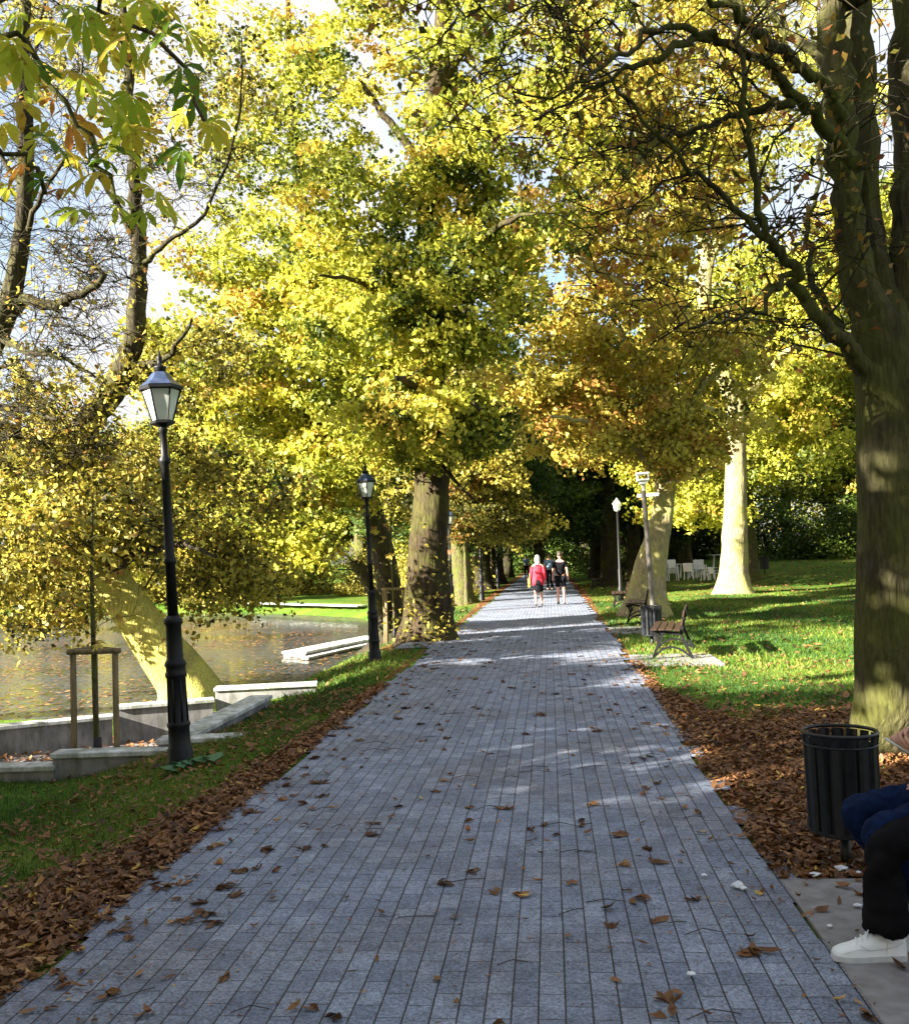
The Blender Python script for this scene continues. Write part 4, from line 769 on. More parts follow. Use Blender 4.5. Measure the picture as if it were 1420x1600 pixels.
# ------------------------------------------------------------------ lamps
def make_lamp():
    o = empty('street_lamp')
    ped = MB(); ped.lathe([(.13,-.1),(.13,.03),(.115,.06),(.115,.16),(.10,.18),(.095,.34),(.105,.36),(.105,.385),(.09,.40),(.085,.78),(.098,.80),(.098,.825),(.09,.84),(.09,.88),(.10,.90),(.095,.925),(.075,.95),(.07,1.25),(.085,1.27),(.085,1.30),(.055,1.34)], 16)
    for k in range(8):
        a_ = k*math.pi/4; ped.tube([(.092*math.cos(a_),.092*math.sin(a_),.40),(.084*math.cos(a_),.084*math.sin(a_),.78)],.009,5)
    ped.build('pedestal', M['iron'], o, True)
    MB().lathe([(.05,1.30),(.047,1.8),(.058,1.81),(.058,1.84),(.045,1.86),(.038,2.7),(.055,2.72),(.055,2.75),(.034,2.78),(.032,3.0),(.05,3.02),(.03,3.05),(.05,3.08)],12).build('post', M['iron'], o, True)
    ln = empty('lantern'); ln.parent = o
    fr = MB(); zb, zt, rb, rtp = 3.10, 3.38, .095, .175
    for k in range(6):
        a_ = k*math.pi/3+.35; c, s = math.cos(a_), math.sin(a_); fr.tube([(rb*c,rb*s,zb),(rtp*c,rtp*s,zt)],.009,5)
    fr.lathe([(.03,3.04),(rb+.02,3.075),(rb+.02,3.10),(rb-.01,3.105)],6,Matrix.Rotation(.35,4,'Z')); fr.lathe([(rtp-.02,3.375),(rtp+.03,3.385),(rtp+.03,3.41),(rtp-.01,3.415)],6,Matrix.Rotation(.35,4,'Z'))
    fr.build('lantern_frame', M['iron'], ln)
    MB().lathe([(rb-.004,zb+.006),(rtp-.006,zt-.006)],6,Matrix.Rotation(.35,4,'Z'),False).build('glass_panes', M['glass'], ln)
    MB().lathe([(rtp+.022,3.416),(.13,3.47),(.085,3.53),(.07,3.545)],6,Matrix.Rotation(.35,4,'Z')).build('lantern_roof', M['blue_roof'], ln)
    fi = MB(); fi.lathe([(.06,3.546),(.05,3.57),(.06,3.58),(.06,3.60),(.025,3.61),(.02,3.66),(.03,3.68),(.012,3.70),(.004,3.76)],10); 
    fi.build('finial', M['iron'], ln, True)
    return o
lamp0 = make_lamp(); GL = 'black post lamps with lanterns along the left path edge'
lamps = [(283,1197,-.12,'nearest black lamp post with pale lantern, beside the wooden tree guard'),(586,1032,-.05,'second black lamp post, beside the dark leaning tree'),(706,957,-.02,'third black lamp post, just right of the thick old trunk'),(753,938,0,'fourth lamp post with small white lantern beyond the stout trunk'),(778,919,0,'fifth and farthest lamp post near the dark end of the path')]
for i,(a_,b_,zz,lb) in enumerate(lamps):
    o = lamp0 if i == 0 else copy_tree(lamp0); p = PG(a_,b_); o.location = (p.x,p.y,G(p.x,p.y)); o.rotation_euler = (0,R((-1.9,-1.3,0,0,0)[i]),i*.5)
    o.scale = (1,1,(1.035,.96,.93,.93,.93)[i])
    tag(o, lb, 'street lamp', GL)

# dark lamp post right side + camera pole
p = P(970,940); o = empty('street_lamp', (p.x,p.y,G(p.x,p.y)))
MB().lathe([(.10,-.1),(.10,.5),(.07,.55),(.07,1.1),(.05,1.15),(.035,3.1)],10).build('post', M['iron'], o, True)
MB().lathe([(.05,3.1),(.10,3.14),(.15,3.38),(.05,3.5),(.01,3.56)],8).build('lantern', M['glass'], o)
tag(o, 'thin black lamp post on the right path edge in front of the furrowed trunk', 'street lamp')
p = PG(1024,1003); sF = p.y/1500; o = empty('camera_pole', (p.x,p.y,G(p.x,p.y)))
MB().lathe([(.07,-.1),(.065,.1),(.055,.2),(.045,2.85),(.05,2.86)],12).build('post', M['steel'], o, True)
o.rotation_euler.y = R(-2); h = MB(); h.box((-.07,-.07,2.97),(.07,.07,3.03),None,.015); h.box((-.12,-.10,3.035),(.12,.10,3.08),None,.015); h.box((-.13,-.11,3.16),(.13,.11,3.20),None,.015)
for sx_ in (-.10,.10):
    for sy_ in (-.08,.08): h.tube([(sx_,sy_,3.07),(sx_,sy_,3.17)],.012,5)
h.tube([(0,0,2.85),(0,0,2.99)],.03,8); h.build('lamp_head', M['grey'], o)
for sgn, nm in ((-1,'camera'),(1,'camera')):
    c_ = MB(); c_.box((.04 if sgn>0 else -.10, -.04, 2.73),(.24 if sgn>0 else -.04,.04,2.80),None,.012); c_.tube([(.0,0,2.76),(.08*sgn,0,2.76)],.015,6); c_.lathe([(.035,0),(.04,.03)],8,Matrix.Translation((.24 if sgn>0 else -.13,0,2.765))@Matrix.Rotation(R(90),4,'Y')); c_.build('camera', M['white'], o)
tag(o, 'steel pole with two white cameras and a square lamp head behind the litter bin', 'camera pole')

# ------------------------------------------------------------------ litter bins
def make_bin():
    o = empty('litter_bin'); n = 15
    b_ = MB()
    for k in range(n):
        a0 = 2*math.pi*k/n; hw = math.pi/n*.80; prof = []
        for (dr_, z) in ((0,.20),(0,.26),(.004,.5),(.006,.66),(.012,.70)):
            prof.append([( (.170+dr_+rr)*math.cos(a0+s*hw), (.170+dr_+rr)*math.sin(a0+s*hw), z) for s, rr in ((-1,0),(-.55,.012),(.55,.012),(1,0))])
        vs_ = [v for row in prof for v in row]; b_.add(vs_, [(i*4+j,i*4+j+1,(i+1)*4+j+1,(i+1)*4+j) for i in range(4) for j in range(3)])
    b_.build('slats', M['iron_bin'], o)
    MB().lathe([(.150,.20),(.152,.66)],24,None,False).build('liner', M['black_plastic'], o, True)
    MB().lathe([(.02,.192),(.175,.192),(.182,.20),(.182,.215),(.02,.215)],24,None,False).build('bottom_plate', M['iron_bin'], o)
    r_ = MB(); r_.tube([(.188*math.cos(t_),.188*math.sin(t_),.715) for t_ in np.linspace(0,2*math.pi,33)],.010,6,False); r_.tube([(.186*math.cos(t_),.186*math.sin(t_),.655) for t_ in np.linspace(0,2*math.pi,33)],.006,6,False)
    r_.build('rim', M['iron_bin'], o, True)
    MB().lathe([(.15,.5),(.01,.49)],20,None,False).build('rubbish_bag', M['black_plastic'], o)
    MB().lathe([(.028,-.1),(.028,.22)],12).build('post', M['iron_bin'], o, True)
    return o
bin0 = make_bin(); GBN = 'black slatted litter bins'
for i,(a_,b_,s,lb) in enumerate([(1322,1352,1.0,'near black slatted litter bin beside the seated people'),(1019,1009,1.0,'black litter bin next to the nearest empty bench'),(1195,911,1.1,'small dark litter bin far back on the lawn')]):
    o = bin0 if i == 0 else copy_tree(bin0); p = P(a_,b_); o.location = (p.x,p.y,G(p.x,p.y)); o.rotation_euler.z = i*.7+.1; o.scale = (s,s,s)
    tag(o, lb, 'litter bin', GBN)

# ------------------------------------------------------------------ benches (face the path, -x)
def make_bench(Lb=1.7):
    o = empty('park_bench')
    for yy in (.12, Lb-.12):
        f = MB(); hw = .022
        def strip(pts, wd): 
            # flat iron strip of width wd following pts in (x,z), thickness along y
            P2 = catmull([(a_,b_) for a_,b_ in pts],5); n = len(P2); Ls, Rs = [], []
            for i in range(n):
                d = P2[min(i+1,n-1)]-P2[max(i-1,0)]; d /= np.linalg.norm(d); nn = np.array([-d[1],d[0]])*wd/2; Ls.append(P2[i]+nn); Rs.append(P2[i]-nn)
            vs_ = [(p_[0],yy-hw,p_[1]) for p_ in Ls]+[(p_[0],yy-hw,p_[1]) for p_ in Rs]+[(p_[0],yy+hw,p_[1]) for p_ in Ls]+[(p_[0],yy+hw,p_[1]) for p_ in Rs]
            fs_ = []
            for i in range(n-1): fs_ += [(i,i+1,n+i+1,n+i),(2*n+i,3*n+i,3*n+i+1,2*n+i+1),(i,2*n+i,2*n+i+1,i+1),(n+i,n+i+1,3*n+i+1,3*n+i)]
            fs_ += [(0,n,3*n,2*n),(n-1,3*n-1,4*n-1,2*n-1)]; f.add(vs_, fs_)
        strip([(.02,0),(.06,.12),(.10,.25),(.07,.36),(.03,.415)], .042)      # front leg
        strip([(.62,0),(.56,.12),(.50,.27),(.46,.40),(.49,.55),(.53,.76)], .046)    # rear leg + back
        strip([(0.0,.40),(.15,.425),(.30,.40),(.47,.38)], .04)     # seat rail
        strip([(.03,.02),(.14,.13),(.30,.18),(.46,.13),(.58,.03)], .03)   # arch
        strip([(.06,.40),(.16,.33),(.12,.25)], .02)
        f.build('side_frame', M['iron'], o)
    sl = MB()
    for i, x in enumerate((.0,.115,.23,.345)): MB().box((x,0,.445+(-.012 if i==3 else 0) ),(x+.10,Lb,.472+(-.012 if i==3 else 0)),None,.006).build('seat_plank', M['bench_wood'], o)
    for x, z in ((.455,.52),(.485,.65)):
        MB().box((0,0,0),(.028,Lb,.105),Matrix.Translation((x,0,z))@Matrix.Rotation(R(12),4,'Y'),.005).build('back_plank', M['bench_wood'], o)
    return o
bench0 = make_bench(); GBE = 'wooden benches with black iron frames facing the path'
bz = [(1018,1032,'nearest empty wooden bench beside the black litter bin'),(978,975,'second empty bench in front of the broad sunlit tree foot'),(957,951,'third bench near the thin black lamp post'),(925,921,'farthest bench at the foot of the furrowed brown trunk')]
for i,(a_,b_,lb) in enumerate(bz):
    o = bench0 if i == 0 else copy_tree(bench0); p = P(a_,b_); o.rotation_euler.z = -R((9,6,3,0)[i]); o.location = (p.x,p.y,.012 if i < 2 else G(p.x+.3,p.y+.5)+.005); tag(o, lb, 'bench', GBE)
# bench under the seated people (outside the right edge)
o = copy_tree(bench0); o.location = (1.74, 2.88, .013); o.rotation_euler.z = 0; tag(o, 'bench just outside the right edge carrying the seated people', 'bench', GBE); NB = o

# ------------------------------------------------------------------ tree guards with saplings
def make_guard(hh=1.25, w_=.23, sap=True, seed=0):
    o = empty('tree_guard'); rg = random.Random(seed); pr = .036
    cs = [(-w_,-.08),(w_,-.05),(-.16,w_*1.2)]
    for i,(x,y) in enumerate(cs):
        MB().tube([(x*1.03,y*1.03,-.15),(x,y,.5),(x,y,hh)],[pr,pr*.95,pr*.95],8).build('stake', M['wood'], o, True)
    for i in range(3):
        a_, b_ = cs[i], cs[(i+1)%3]; d = Vector((b_[0]-a_[0],b_[1]-a_[1],0)); L = d.length; d.normalize(); a3 = Vector((*a_,hh+.027+ (i*.004)))-d*.06
        MB().tube([a3, a3+d*(L+.12)],.030,8).build('cross_rail', M['wood'], o, True)
    return o
def make_sapling(h, loc, label, group, leaf, seed, L=.16, npc=5, n=26):
    x,y = loc; z = G(x,y)
    t = make_tree('sapling', (x,y,z), [(x,y,z,.035),(x-.02,y,z+1,.03),(x-.04,y+.02,z+2,.022),(x-.02,y,z+h*.8,.014),(x,y,z+h,.006)], [], [(x,y,z+h*.75,.7,.7,h*.28,n)], leaf, 'bark', L, npc, .4, seed, (.6,.2), roots=False, chest=True)
    MB().lathe([(.045,.03),(.05,.2),(.045,.34)],10).build('trunk_sleeve', M['black_plastic'], t, True)
    return tag(t, label, 'sapling', group)
GG = 'wooden stake guards round young trees'; GSP = 'young trees inside stake guards'
g0 = make_guard()
p = PG(148,1205); g0.location = (p.x,p.y+.1,G(p.x,p.y)); tag(g0, 'near three legged wooden tree guard at the left, in front of the low walls', 'tree guard', GG)
make_sapling(3.0, (p.x-.02,p.y+.12), 'young chestnut with orange leaves inside the near wooden guard', GSP, 'gold', 5, .12, 3, 12)
for i,(a_,b_,s,lb,lb2) in enumerate([(618,1003,.95,'wooden tree guard standing before the dark leaning tree','thin young tree inside the guard by the dark leaning tree'),(697,964,1.15,'wooden tree guard half hidden by the third lamp post','young tree inside the guard by the third lamp post'),(770,917,1.1,'farthest pale wooden tree guard by the fifth lamp post','young tree inside the farthest guard')]):
    o = copy_tree(g0); p = PG(a_,b_); z = G(p.x,p.y); o.location = (p.x,p.y,z); o.scale = (s,s,s); o.rotation_euler.z = .5+i; tag(o, lb, 'tree guard', GG)
    make_sapling(3.2, (p.x,p.y), lb2, GSP, 'brown' if i else 'gold', 15+i, .12, 3, 12)
# small tree with brown foliage over the left path edge beyond big trunk
x,y = -3.1, 35.5
t = make_tree('young_maple', (x,y,G(x,y)), [(x,y,G(x,y),.10),(x,y,1,.07),(x,y,2.2,.06),(x+.1,y,3.6,.04),(x+.1,y,5.4,.01)], [], [(x,y,3.3,1.3,1.3,.9,60),(x+.1,y,4.6,1.0,1.0,.9,30)], 'brown', 'bark', .12, 80, .45, 95, (.5,.2), W=.7)
tag(t, 'young tree with russet brown leaves between the third and fourth lamp posts', 'tree', TG_L)

# small bits of paper
for i,(a_,b_,s) in enumerate([(1272,1368,.030),(1313,1359,.034),(1327,1362,.018),(1340,1364,.016),(1153,1384,.034),(1161,1389,.02),(1100,1368,.018),(1296,1447,.014),(1339,1416,.02),(1080,1522,.018)]):
    p = P(a_,b_,.02); bm = bmesh.new(); bmesh.ops.create_icosphere(bm, subdivisions=1, radius=s)
    for v in bm.verts: v.co = Vector((v.co.x*rng.uniform(.6,1.4), v.co.y*rng.uniform(.5,1.2), v.co.z*rng.uniform(.2,.6)))
    me = bpy.data.meshes.new('paper_scrap'); bm.to_mesh(me); bm.free(); o = link('paper_scrap', me, M['paper']); o.location = (p.x,p.y,.02+s*.25)
    tag(o, ['crumpled bluish paper scrap left of the near bin post','white paper scrap at the foot of the near bin post','small white scrap right beside the bin post scrap','tiny white scrap farthest right behind the bin','white paper scrap on the paving left of the dark slab','smaller scrap just below the one on the paving','white speck on the paving farthest left','tiny white crumb on the dark slab by the leaf','white scrap on the dark slab near the trousers','white speck on the sunlit streak of paving'][i], 'paper', 'paper scraps on the ground')

# white garden furniture on the lawn
GW = 'white garden furniture on the lawn'
def gchair():
    o = empty('garden_chair'); s = MB().box((-.25,-.24,.40),(.25,.24,.44),None,.015).build('seat', M['white'], o)
    MB().box((-.25,.20,.43),(.25,.25,.86),Matrix.Translation((0,.0,0))@Matrix.Rotation(R(-6),4,'X'),.02).build('backrest', M['white'], o)
    for a_ in (-.22,.22):
        MB().box((a_-.03,-.23,.60),(a_+.03,.22,.63),None,.008).build('armrest', M['white'], o)
        for b_ in (-.21,.21): MB().tube([(a_*1.1,b_*1.1,0),(a_,b_,.41 if b_>0 else .60)],.028,6).build('leg', M['white'], o)
    return o
def gtable(r=.55, h=.73):
    o = empty('garden_table'); MB().lathe([(r,h-.03),(r+.01,h-.015),(r,h)],20).build('table_top', M['white'], o)
    for k in range(4):
        a_ = k*math.pi/2+.7; MB().tube([(.42*math.cos(a_),.42*math.sin(a_),0),(.34*math.cos(a_),.34*math.sin(a_),h-.03)],.03,6).build('leg', M['white'], o)
    return o
ch0 = gchair(); tb0 = gtable()
def gput(src, px_, py_, rz, lb, cat, z=0, first=False, s=1.0):
    o = src if first else copy_tree(src); p = P(px_,py_); o.location = (p.x,p.y,G(p.x,p.y)+z); o.rotation_euler.z = rz; o.scale=(s,s,s); return tag(o, lb, cat, GW)
for k in range(4): gput(ch0, 1051, 912, .1, ['bottom','second','third','topmost'][k]+' white chair of the stack at the left end of the garden furniture', 'chair', .085*k, k==0)
gput(ch0,1018,911,.5,'single white chair seen at the right foot of the broad sunlit tree','chair')
gput(tb0,1072,909,0,'white garden table right of the stacked chairs','table',first=True)
gput(ch0,1079,912,2.6,'white chair in front of the left garden table','chair'); gput(ch0,1088,911,3.4,'tall looking white chair in the middle of the garden furniture','chair',s=1.1)
gput(ch0,1096,911,1.2,'white chair right of the middle garden chairs','chair'); gput(tb0,1108,913,0,'low white table left of the tall pale trunk','table',s=.75); gput(tb0,1124,905,0,'white table partly hidden by the tall pale trunk','table')
gput(ch0,1103,914,4.2,'small white chair before the low white table','chair',s=.75); gput(ch0,1117,914,2.2,'small white chair nearest the tall pale trunk','chair',s=.75)

# ------------------------------------------------------------------ people
def skin_obj(name, V_, E_, Rr, mat, parent, sub=2, root=0):
    me = bpy.data.meshes.new(name); me.from_pydata([tuple(v) for v in V_], E_, []); me.update()
    o = link(name, me, mat, parent); sm = o.modifiers.new('skin','SKIN'); sm.use_smooth_shade = True
    for i, r in enumerate(Rr): me.skin_vertices[0].data[i].radius = (r, r) if not hasattr(r,'__len__') else r
    me.skin_vertices[0].data[root].use_root = True
    ms = o.modifiers.new('sub','SUBSURF'); ms.levels = sub; ms.render_levels = sub
    return o
def chain(*n): return [(n[i],n[i+1]) for i in range(len(n)-1)]
def head_mesh(name, mat, parent, loc, rz=0, s=1.0):
    bm = bmesh.new(); bmesh.ops.create_uvsphere(bm, u_segments=24, v_segments=18, radius=1)
    for v in bm.verts:      # faces +y
        x,y,z = v.co; zz = z*.115; w_ = .075*(1-.18*max(0,-z)); dpt = .095*(1-.15*max(0,-z))
        yy = y*dpt
        if y > 0:
            yy += .022*math.exp(-((x/.16)**2+((z+.12)/.2)**2)) + .008*math.exp(-((x/.3)**2+((z+.5)/.1)**2)) + .008*math.exp(-((x/.4)**2+((z+.85)/.2)**2))
            yy -= .012*math.exp(-(((abs(x)-.38)/.16)**2+((z-.08)/.14)**2))
        v.co = Vector((x*w_, yy, zz))
    for sx_ in (-1,1):
        r_ = bmesh.ops.create_uvsphere(bm, u_segments=8, v_segments=6, radius=1)
        for v in r_['verts']: v.co = Vector((sx_*.077+v.co.x*.01, -.005+v.co.y*.02, -.01+v.co.z*.032))
    me = bpy.data.meshes.new(name); bm.to_mesh(me); bm.free(); me.polygons.foreach_set('use_smooth',[True]*len(me.polygons))
    o = link(name, me, mat, parent); o.location = loc; o.rotation_euler.z = rz; o.scale = (s,s,s); return o
def hair_cap(parent, loc, rz, mat, long=0, s=1.0):
    bm = bmesh.new(); bmesh.ops.create_uvsphere(bm, u_segments=20, v_segments=14, radius=1)
    for v in bm.verts:
        x,y,z = v.co; f = 1.0
        if y > .25 and z < .35: f = .80
        nz = z*.125
        if long and z < 0 and y < .3: nz = z*long; 
        v.co = Vector((x*.092*f*(1+.25*(long>0)*max(0,-z)), (y*.112*f if z>-.1 or not long else min(y*.09,.02)-.03), nz+.012))
        if not long and z < -.35: v.co.x *= .6; v.co.y *= .6; v.co.z = -.05
    me = bpy.data.meshes.new('hair'); bm.to_mesh(me); bm.free(); me.polygons.foreach_set('use_smooth',[True]*len(me.polygons))
    o = link('hair', me, mat, parent); o.location = loc; o.rotation_euler.z = rz; o.scale = (s,s,s)
def walker(px_, py_, hgt, label, top, bottom, hair, long=0, coat=False, shorts=False, bag=False, phase=1, skirt=False, yb=None, xb=None):
    p = P(px_,py_) if yb is None else Vector((xb,yb,0)); o = empty('person', (p.x,p.y,.008)); s = hgt/1.75; o.scale = (s,s,s)
    ph_ = .16*phase
    V_ = [(0,0,.95),(0,0,1.12),(0,-.01,1.30),(0,-.01,1.44),(0,.0,1.54),      # pelvis..neck
          (.09,0,.90),(.10,ph_*.6,.50),(.10,ph_*.7-.03,.09),(.10,ph_*.7+.10,.035),
          (-.09,0,.90),(-.10,-ph_*.4,.50),(-.10,-ph_*1.0-.02,.10),(-.10,-ph_*1.0+.10,.035),
          (.18,-.01,1.40),(.23,-.05,1.15),(.25,.02,.92),(.25,.05,.80),(-.18,-.01,1.40),(-.23,.02,1.15),(-.25,.08,.92),(-.25,.1,.80)]
    E_ = chain(0,1,2,3,4)+chain(0,5,6,7,8)+chain(0,9,10,11,12)+chain(3,13,14,15,16)+chain(3,17,18,19,20)
    Rr = [(.14,.10),(.12,.09),(.14,.10),(.10,.08),.052,.085,.055,.038,.032,.085,.055,.038,.032,.055,.042,.03,.03,.055,.042,.03,.03]
    skin_obj('body', V_, E_, Rr, M['skin'], o)
    head_mesh('head', M['skin'], o, (0,.02,1.645)); hair_cap(o, (0,.01,1.66), 0, hair, long)
    if coat:
        c_ = MB(); prof = [(.15,.72),(.205,.74),(.20,.90),(.17,1.10),(.18,1.30),(.16,1.42),(.07,1.50)]
        n=20; vs_ = [((1.08*r_)*math.cos(2*math.pi*k/n)*(1+.04*math.sin(k*2.5)), r_*.72*math.sin(2*math.pi*k/n), z) for r_,z in prof for k in range(n)]
        c_.add(vs_, [(i*n+k,i*n+(k+1)%n,(i+1)*n+(k+1)%n,(i+1)*n+k) for i in range(len(prof)-1) for k in range(n)]); c_.build('coat', top, o, True)
        skin_obj('sleeve', [V_[13],V_[14],V_[15]], chain(0,1,2), [.078,.065,.052], top, o); skin_obj('sleeve', [V_[17],V_[18],V_[19]], chain(0,1,2), [.078,.065,.052], top, o)
    else:
        skin_obj('shirt', [(0,0,.92),V_[1],V_[2],V_[3],(.17,-.01,1.41),(.225,-.035,1.22),(-.17,-.01,1.41),(-.225,.01,1.22)], chain(0,1,2,3)+chain(3,4,5)+chain(3,6,7), [(.165,.125),(.15,.12),(.165,.125),(.11,.09),.075,.065,.075,.065], top, o)
    if skirt:
        c_ = MB(); c_.lathe([(.165,.50),(.17,.56),(.17,.74),(.15,.92)],18); c_.build('skirt', bottom, o, True)
    elif bottom:
        kl = 6 if shorts else 7; kr = 10 if shorts else 11
        def kn(i,t_): return tuple(Vector(V_[i]).lerp(Vector(V_[i+1]),t_))
        if shorts: VV = [V_[0],V_[5],tuple(Vector(V_[5]).lerp(Vector(V_[6]),.85)),V_[9],tuple(Vector(V_[9]).lerp(Vector(V_[10]),.85))]; RR=[(.15,.115),.11,.09,.11,.09]
        else: VV = [V_[0],V_[5],V_[6],V_[7],V_[9],V_[10],V_[11]]; RR=[(.15,.115),.1,.075,.065,.1,.075,.065]
        n_ = (len(VV)-1)//2; skin_obj('shorts' if shorts else 'trousers', VV, chain(0,*range(1,1+n_))+chain(0,*range(1+n_,1+2*n_)), RR, bottom, o)
    for i,j in ((7,8),(11,12)):
        a_ = Vector(V_[i]); b_ = Vector(V_[j]); skin_obj('shoe', [a_+Vector((0,-.04,-.04)),b_+Vector((0,-.02,0)),b_+Vector((0,.05,-.005))], chain(0,1,2), [.045,.042,.03], M['boot'], o, 1)
    for i,sg in ((16,1),(20,-1)):      # fingers on the hanging hands
        for q in range(4):
            a_ = Vector(V_[i])+Vector((0,-.024+.016*q,-.02)); skin_obj('fingers' , [a_,a_+Vector((.004*sg,.0,-.04)),a_+Vector((-.01*sg,.008,-.07))], chain(0,1,2), [.009,.008,.007], M['skin'], o, 1)
    if bag:
        b_ = MB(); b_.box((-.36,-.08,.66),(-.27,.14,.98),None,.02); b_.tube([(-.31,-.04,.98),(-.30,-.02,1.12),(-.29,.05,1.14),(-.31,.1,.98)],.008,5,False)
        tag(b_.build('shoulder_bag', M['bag'], None), 'yellow bag held by the woman in the red coat', 'bag'); bb_ = bpy.data.objects[-1] if False else None
        q = [ob for ob in C.objects if ob.name.startswith('shoulder_bag')][0]; q.location = o.location; q.scale = (s,s,s)
    return tag(o, label, 'person')
walker(842,947,1.64,'person with long white blonde hair in a red coat walking away on the path', M['red'], M['black_cloth'], M['hair_white'], long=.34, coat=True, bag=True, skirt=True)
walker(877,945,1.74,'person in a black shirt and dark shorts with bare legs walking away', M['black_cloth'], M['black_cloth'], M['hair_dark'], shorts=True, phase=-.5)
walker(0,0,1.75,'person in a pale blue shirt farther ahead, half hidden by the white haired walker', M['shirt_blue'], M['black_cloth'], M['hair_dark'], yb=45, xb=(857-858)/1500*45, phase=1)
walker(0,0,1.7,'tiny distant person in pale blue at the dark end of the path', M['shirt_blue'], M['black_cloth'], M['hair_dark'], yb=68, xb=(822-858)/1500*68, phase=-1)

# seated people at the right edge; facing -x. local: x forward negative
def hand(parent, wrist, dirv, palm_n, curl, side, s=1.0, mat=None):
    # wrist point, direction of fingers, palm normal; one continuous palm + five fingers
    wrist = Vector(wrist); d = Vector(dirv).normalized(); n = Vector(palm_n); n = (n-d*n.dot(d)).normalized(); l = d.cross(n)*side
    V_ = [wrist-d*.05, wrist, wrist+d*.045, wrist+d*.08]; E_ = chain(0,1,2,3); Rr = [(.026,.022),(.027,.020),(.038,.016),(.036,.014)]
    o = skin_obj('hand', V_, E_, Rr, mat or M['skin'], parent, 2)
    for q,(off,ln) in enumerate(((-.030,.062),(-.010,.074),(.011,.070),(.031,.054))):
        b0_ = wrist+d*.075+l*off; c1 = curl[q]; dd = d; p_ = [b0_-d*.02, b0_]
        for j in range(3):
            an = c1*(.5+.5*j); dd2 = (d*math.cos(an)+n*math.sin(an)); p_.append(p_[-1]+dd2*ln*(.45,.32,.23)[j]*1.15)
        skin_obj('finger', p_, chain(0,1,2,3,4), [.010,.0098,.009,.0082,.0068], mat or M['skin'], o, 2)
    b0_ = wrist+d*.02-l*.030; p_ = [b0_, b0_+(d*.6-l*.8+n*.3).normalized()*.03, b0_+(d*.8-l*.6+n*.5).normalized()*.058, b0_+(d*.9-l*.4+n*.6).normalized()*.08]
    skin_obj('thumb', p_, chain(0,1,2,3), [.015,.013,.011,.008], mat or M['skin'], o, 2)
    return o
def shoe(parent, loc, rz=0, roll=0):
    # low white shoe, toe towards -x; loft of cross-sections (x, halfwidth, ztop)
    secs = [(-.150,.018,.028),(-.140,.034,.042),(-.115,.044,.054),(-.08,.048,.064),(-.04,.046,.080),(-.01,.042,.098),(.02,.038,.108),(.06,.034,.098),(.10,.034,.100),(.125,.031,.108),(.138,.020,.102)]
    n = 12; vs_ = []
    for x,hw_,zt in secs:
        for k in range(n):
            t_ = math.pi*k/(n-1); vs_.append((x, -hw_*math.cos(t_)*(1 if math.sin(t_)<.6 else .92), .018+(zt-.018)*math.sin(t_)**.7))
    m_ = len(secs); fs_ = [(i*n+k,(i+1)*n+k,(i+1)*n+k+1,i*n+k+1) for i in range(m_-1) for k in range(n-1)]
    fs_ += [tuple(range(n)), tuple((m_-1)*n+k for k in range(n-1,-1,-1))]
    up_ = MB().add(vs_, fs_).build('shoe', M['shoe'], parent, True)
    so = MB(); ol = [(x,-hw_*1.06-.002) for x,hw_,_ in secs]+[(x,hw_*1.06+.002) for x,hw_,_ in reversed(secs)]
    nn = len(ol); so.add([(x-(.004 if x<-.13 else 0),y,-.0) for x,y in ol]+[(x,y,.022) for x,y in ol], [tuple(range(nn-1,-1,-1)),tuple(range(nn,2*nn))]+[(k,(k+1)%nn,nn+(k+1)%nn,nn+k) for k in range(nn)])
    so.build('sole', M['sole'], up_)
    la = MB()
    for i,x in enumerate((-.055,-.035,-.015,.005)): la.tube([(x-.006,-.032,.066+.011*i+.003),(x,0,.084+.011*i+(.0 if i<3 else -.004)),(x+.006,.032,.066+.011*i+.003)],.0028,4)
    la.tube([(.004,0,.113),(-.012,-.025,.122),(-.022,-.035,.108)],.0025,4); la.tube([(.004,0,.113),(-.012,.025,.120)],.0025,4)
    la.build('laces', M['shoe'], up_)
    st = MB(); st.tube([(-.112,-.0445,.036),(-.06,-.0485,.052),(-.02,-.0455,.048),(.04,-.038,.050),(.09,-.036,.06),(.12,-.033,.075)],.0013,4); st.tube([(-.05,-.044,.068),(-.02,-.046,.05)],.0013,4); st.tube([(.06,-.036,.092),(.05,-.040,.03)],.0013,4)
    st.build('seams', M['sole'], up_)
    up_.location = loc; up_.rotation_euler = (0,0,rz); return up_
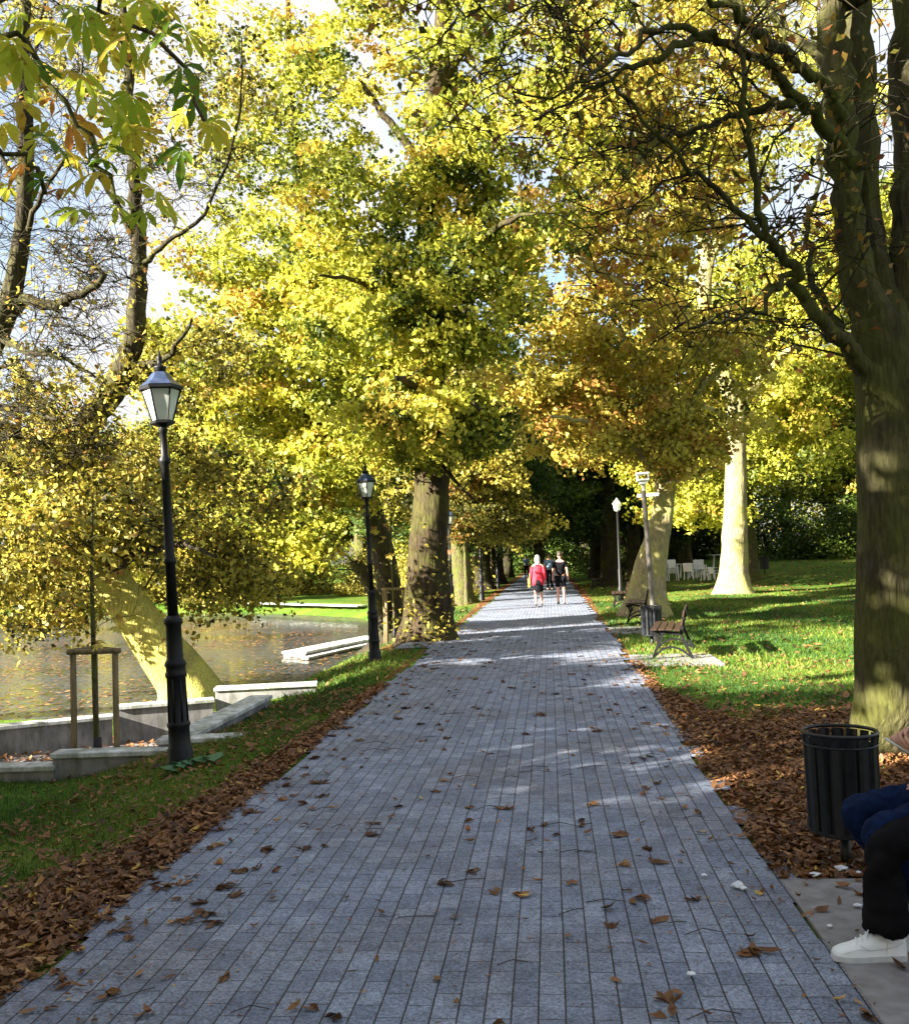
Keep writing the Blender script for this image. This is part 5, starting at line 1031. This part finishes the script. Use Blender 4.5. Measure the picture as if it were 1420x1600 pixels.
def seated(loc, label, knees, ankles, hip, cloth, top, hands, hair, head_rz, shoes, flare=.08, thick=1.0):
    o = empty('person', loc); H = Vector(hip); K = [Vector(k) for k in knees]; A = [Vector(a_) for a_ in ankles]
    sh = H+Vector((-.06,0,.46)); nk = sh+Vector((-.02,0,.12)); V_ = [H, H+Vector((.02,0,.2)), H+Vector((-.02,0,.38)), sh+Vector((0,0,.03)), nk]
    E_ = chain(0,1,2,3,4); Rr = [(.10,.11),(.07,.09),(.08,.11),(.05,.07),.045]
    for sg,k,a_ in ((-1,K[0],A[0]),(1,K[1],A[1])):
        i = len(V_); V_ += [H+Vector((-.05,sg*.09,0)), k, a_]; E_ += chain(0,i,i+1,i+2); Rr += [.085,.06,.04]
    W = []
    for j,(el,wr) in enumerate(hands):
        sg = (-1,1)[j]; i = len(V_); V_ += [sh+Vector((0,sg*.18,0)), Vector(el), Vector(wr)]; E_ += chain(3,i,i+1,i+2); Rr += [.055,.042,.027]; W.append((V_[i],V_[i+1],V_[i+2]))
    skin_obj('body', V_, E_, Rr, M['skin'], o)
    ax = H+Vector((0,0,-.02))
    TV = [ax, H+Vector((0,0,.12))]; TE = [(0,1)]; TR = [(.15*thick,.17*thick),(.13,.15)]
    for sg,k,a_ in ((-1,K[0],A[0]),(1,K[1],A[1])):
        i = len(TV); mid = (H+Vector((-.05,sg*.09,0))).lerp(k,.5); TV += [H+Vector((-.06,sg*.10,-.005)), mid, k, k.lerp(a_,.35), a_+Vector((0.0,0,.04)), a_+Vector((.0,0,-.035))]
        TE += chain(0,i,i+1,i+2,i+3,i+4,i+5); TR += [.105*thick,.098*thick,.085*thick,.08,flare,flare*1.02]
    tr_ = skin_obj('trousers', TV, TE, TR, cloth, o, 3)
    tx = bpy.data.textures.get('folds') or bpy.data.textures.new('folds','CLOUDS'); tx.noise_scale = .07; dm = tr_.modifiers.new('folds','DISPLACE'); dm.texture = tx; dm.strength = .045; dm.texture_coords = 'GLOBAL'
    SV = [H+Vector((0,0,.02)), V_[1], V_[2], sh+Vector((0,0,.02))]; SE = chain(0,1,2,3); SR = [(.18,.19),(.16,.17),(.15,.18),(.085,.11)]
    for a_,b_,c_ in W:
        i = len(SV); SV += [a_,b_,b_.lerp(c_,.8)]; SE += chain(3,i,i+1,i+2); SR += [.075,.06,.045]
    skin_obj('jacket', SV, SE, SR, top, o, 2)
    hp = nk+Vector((-.04,0,.12)); head_mesh('head', M['skin'], o, hp, head_rz); hair_cap(o, hp+Vector((.005,0,.012)), head_rz, hair, 0)
    for s_ in shoes: shoe(o, s_)
    return tag(o, label, 'person')
# world positions
sp_ = P(1360,1502); kz = PD(1372,1283,sp_.y)
ank = (sp_.x+.075, sp_.y+.02, .125)
a1 = (sp_.x+.32, sp_.y+.16, .125)
S1 = seated((0,0,0),'seated person in black trousers and white shoes at the right edge', [(kz.x+.02,sp_.y+.02,kz.z-.09),(kz.x+.10,sp_.y+.20,kz.z-.08)], [ank,a1], (kz.x+.58,sp_.y+.11,.58), M['black_cloth'], M['black_cloth'],
   [((kz.x+.42,sp_.y-.10,.72),(kz.x+.36,sp_.y-.02,.66)),((kz.x+.42,sp_.y+.30,.72),(kz.x+.36,sp_.y+.24,.66))], M['hair_dark'], R(90), [(sp_.x,sp_.y,.012),(sp_.x+.25,sp_.y+.18,.012)], flare=.10, thick=1.05)
for j,(wy) in enumerate((-.02,.24)): hand(S1, (kz.x+.35,sp_.y+wy,.675), (-1,0.0,-.15), (0,0,-1), (.35,.4,.45,.5), 1 if j else -1)
# second person, blue jeans, farther along the bench, holding a phone
kb = PD(1345,1262,4.25); ph = PD(1394,1160,4.22)
S2 = seated((0,0,0),'seated person in blue jeans holding a phone at the right edge, behind the black trousers', [(kb.x+.03,4.22,kb.z-.08),(kb.x+.0,4.42,kb.z-.055)], [(kb.x+.30,4.2,.12),(kb.x+.34,4.42,.12)], (kb.x+.60,4.30,.58), M['jeans'], M['black_cloth'],
   [((kb.x+.50,4.06,.74),(ph.x+.15,4.16,ph.z-.07)),((kb.x+.48,4.55,.76),(ph.x+.15,4.34,ph.z+.0))], M['hair_dark'], R(90), [(kb.x+.24,4.2,.012),(kb.x+.28,4.42,.012)], flare=.07, thick=.95)
hand(S2, (ph.x+.13,4.17,ph.z-.055), (-1,.08,.42), (0.25,.55,.8), (.55,.6,.65,.75), -1)
hand(S2, (ph.x+.15,4.32,ph.z+.02), (-1,-.35,.15), (0,-.6,-.75), (.5,.65,.85,1.0), 1)
pm = Matrix.Translation((ph.x+.005,4.22,ph.z-.005))@Matrix.Rotation(R(-8),4,'Z')@Matrix.Rotation(R(32),4,'Y')
o = MB().box((-.035,-.036,-.004),(.10,.036,.004),pm,.003).build('phone', M['grey']); MB().box((-.030,-.032,.0042),(.095,.032,.0048),pm).build('screen', M['glass'], o)
tag(o, 'thin smartphone held in the hands of the person in jeans', 'phone')
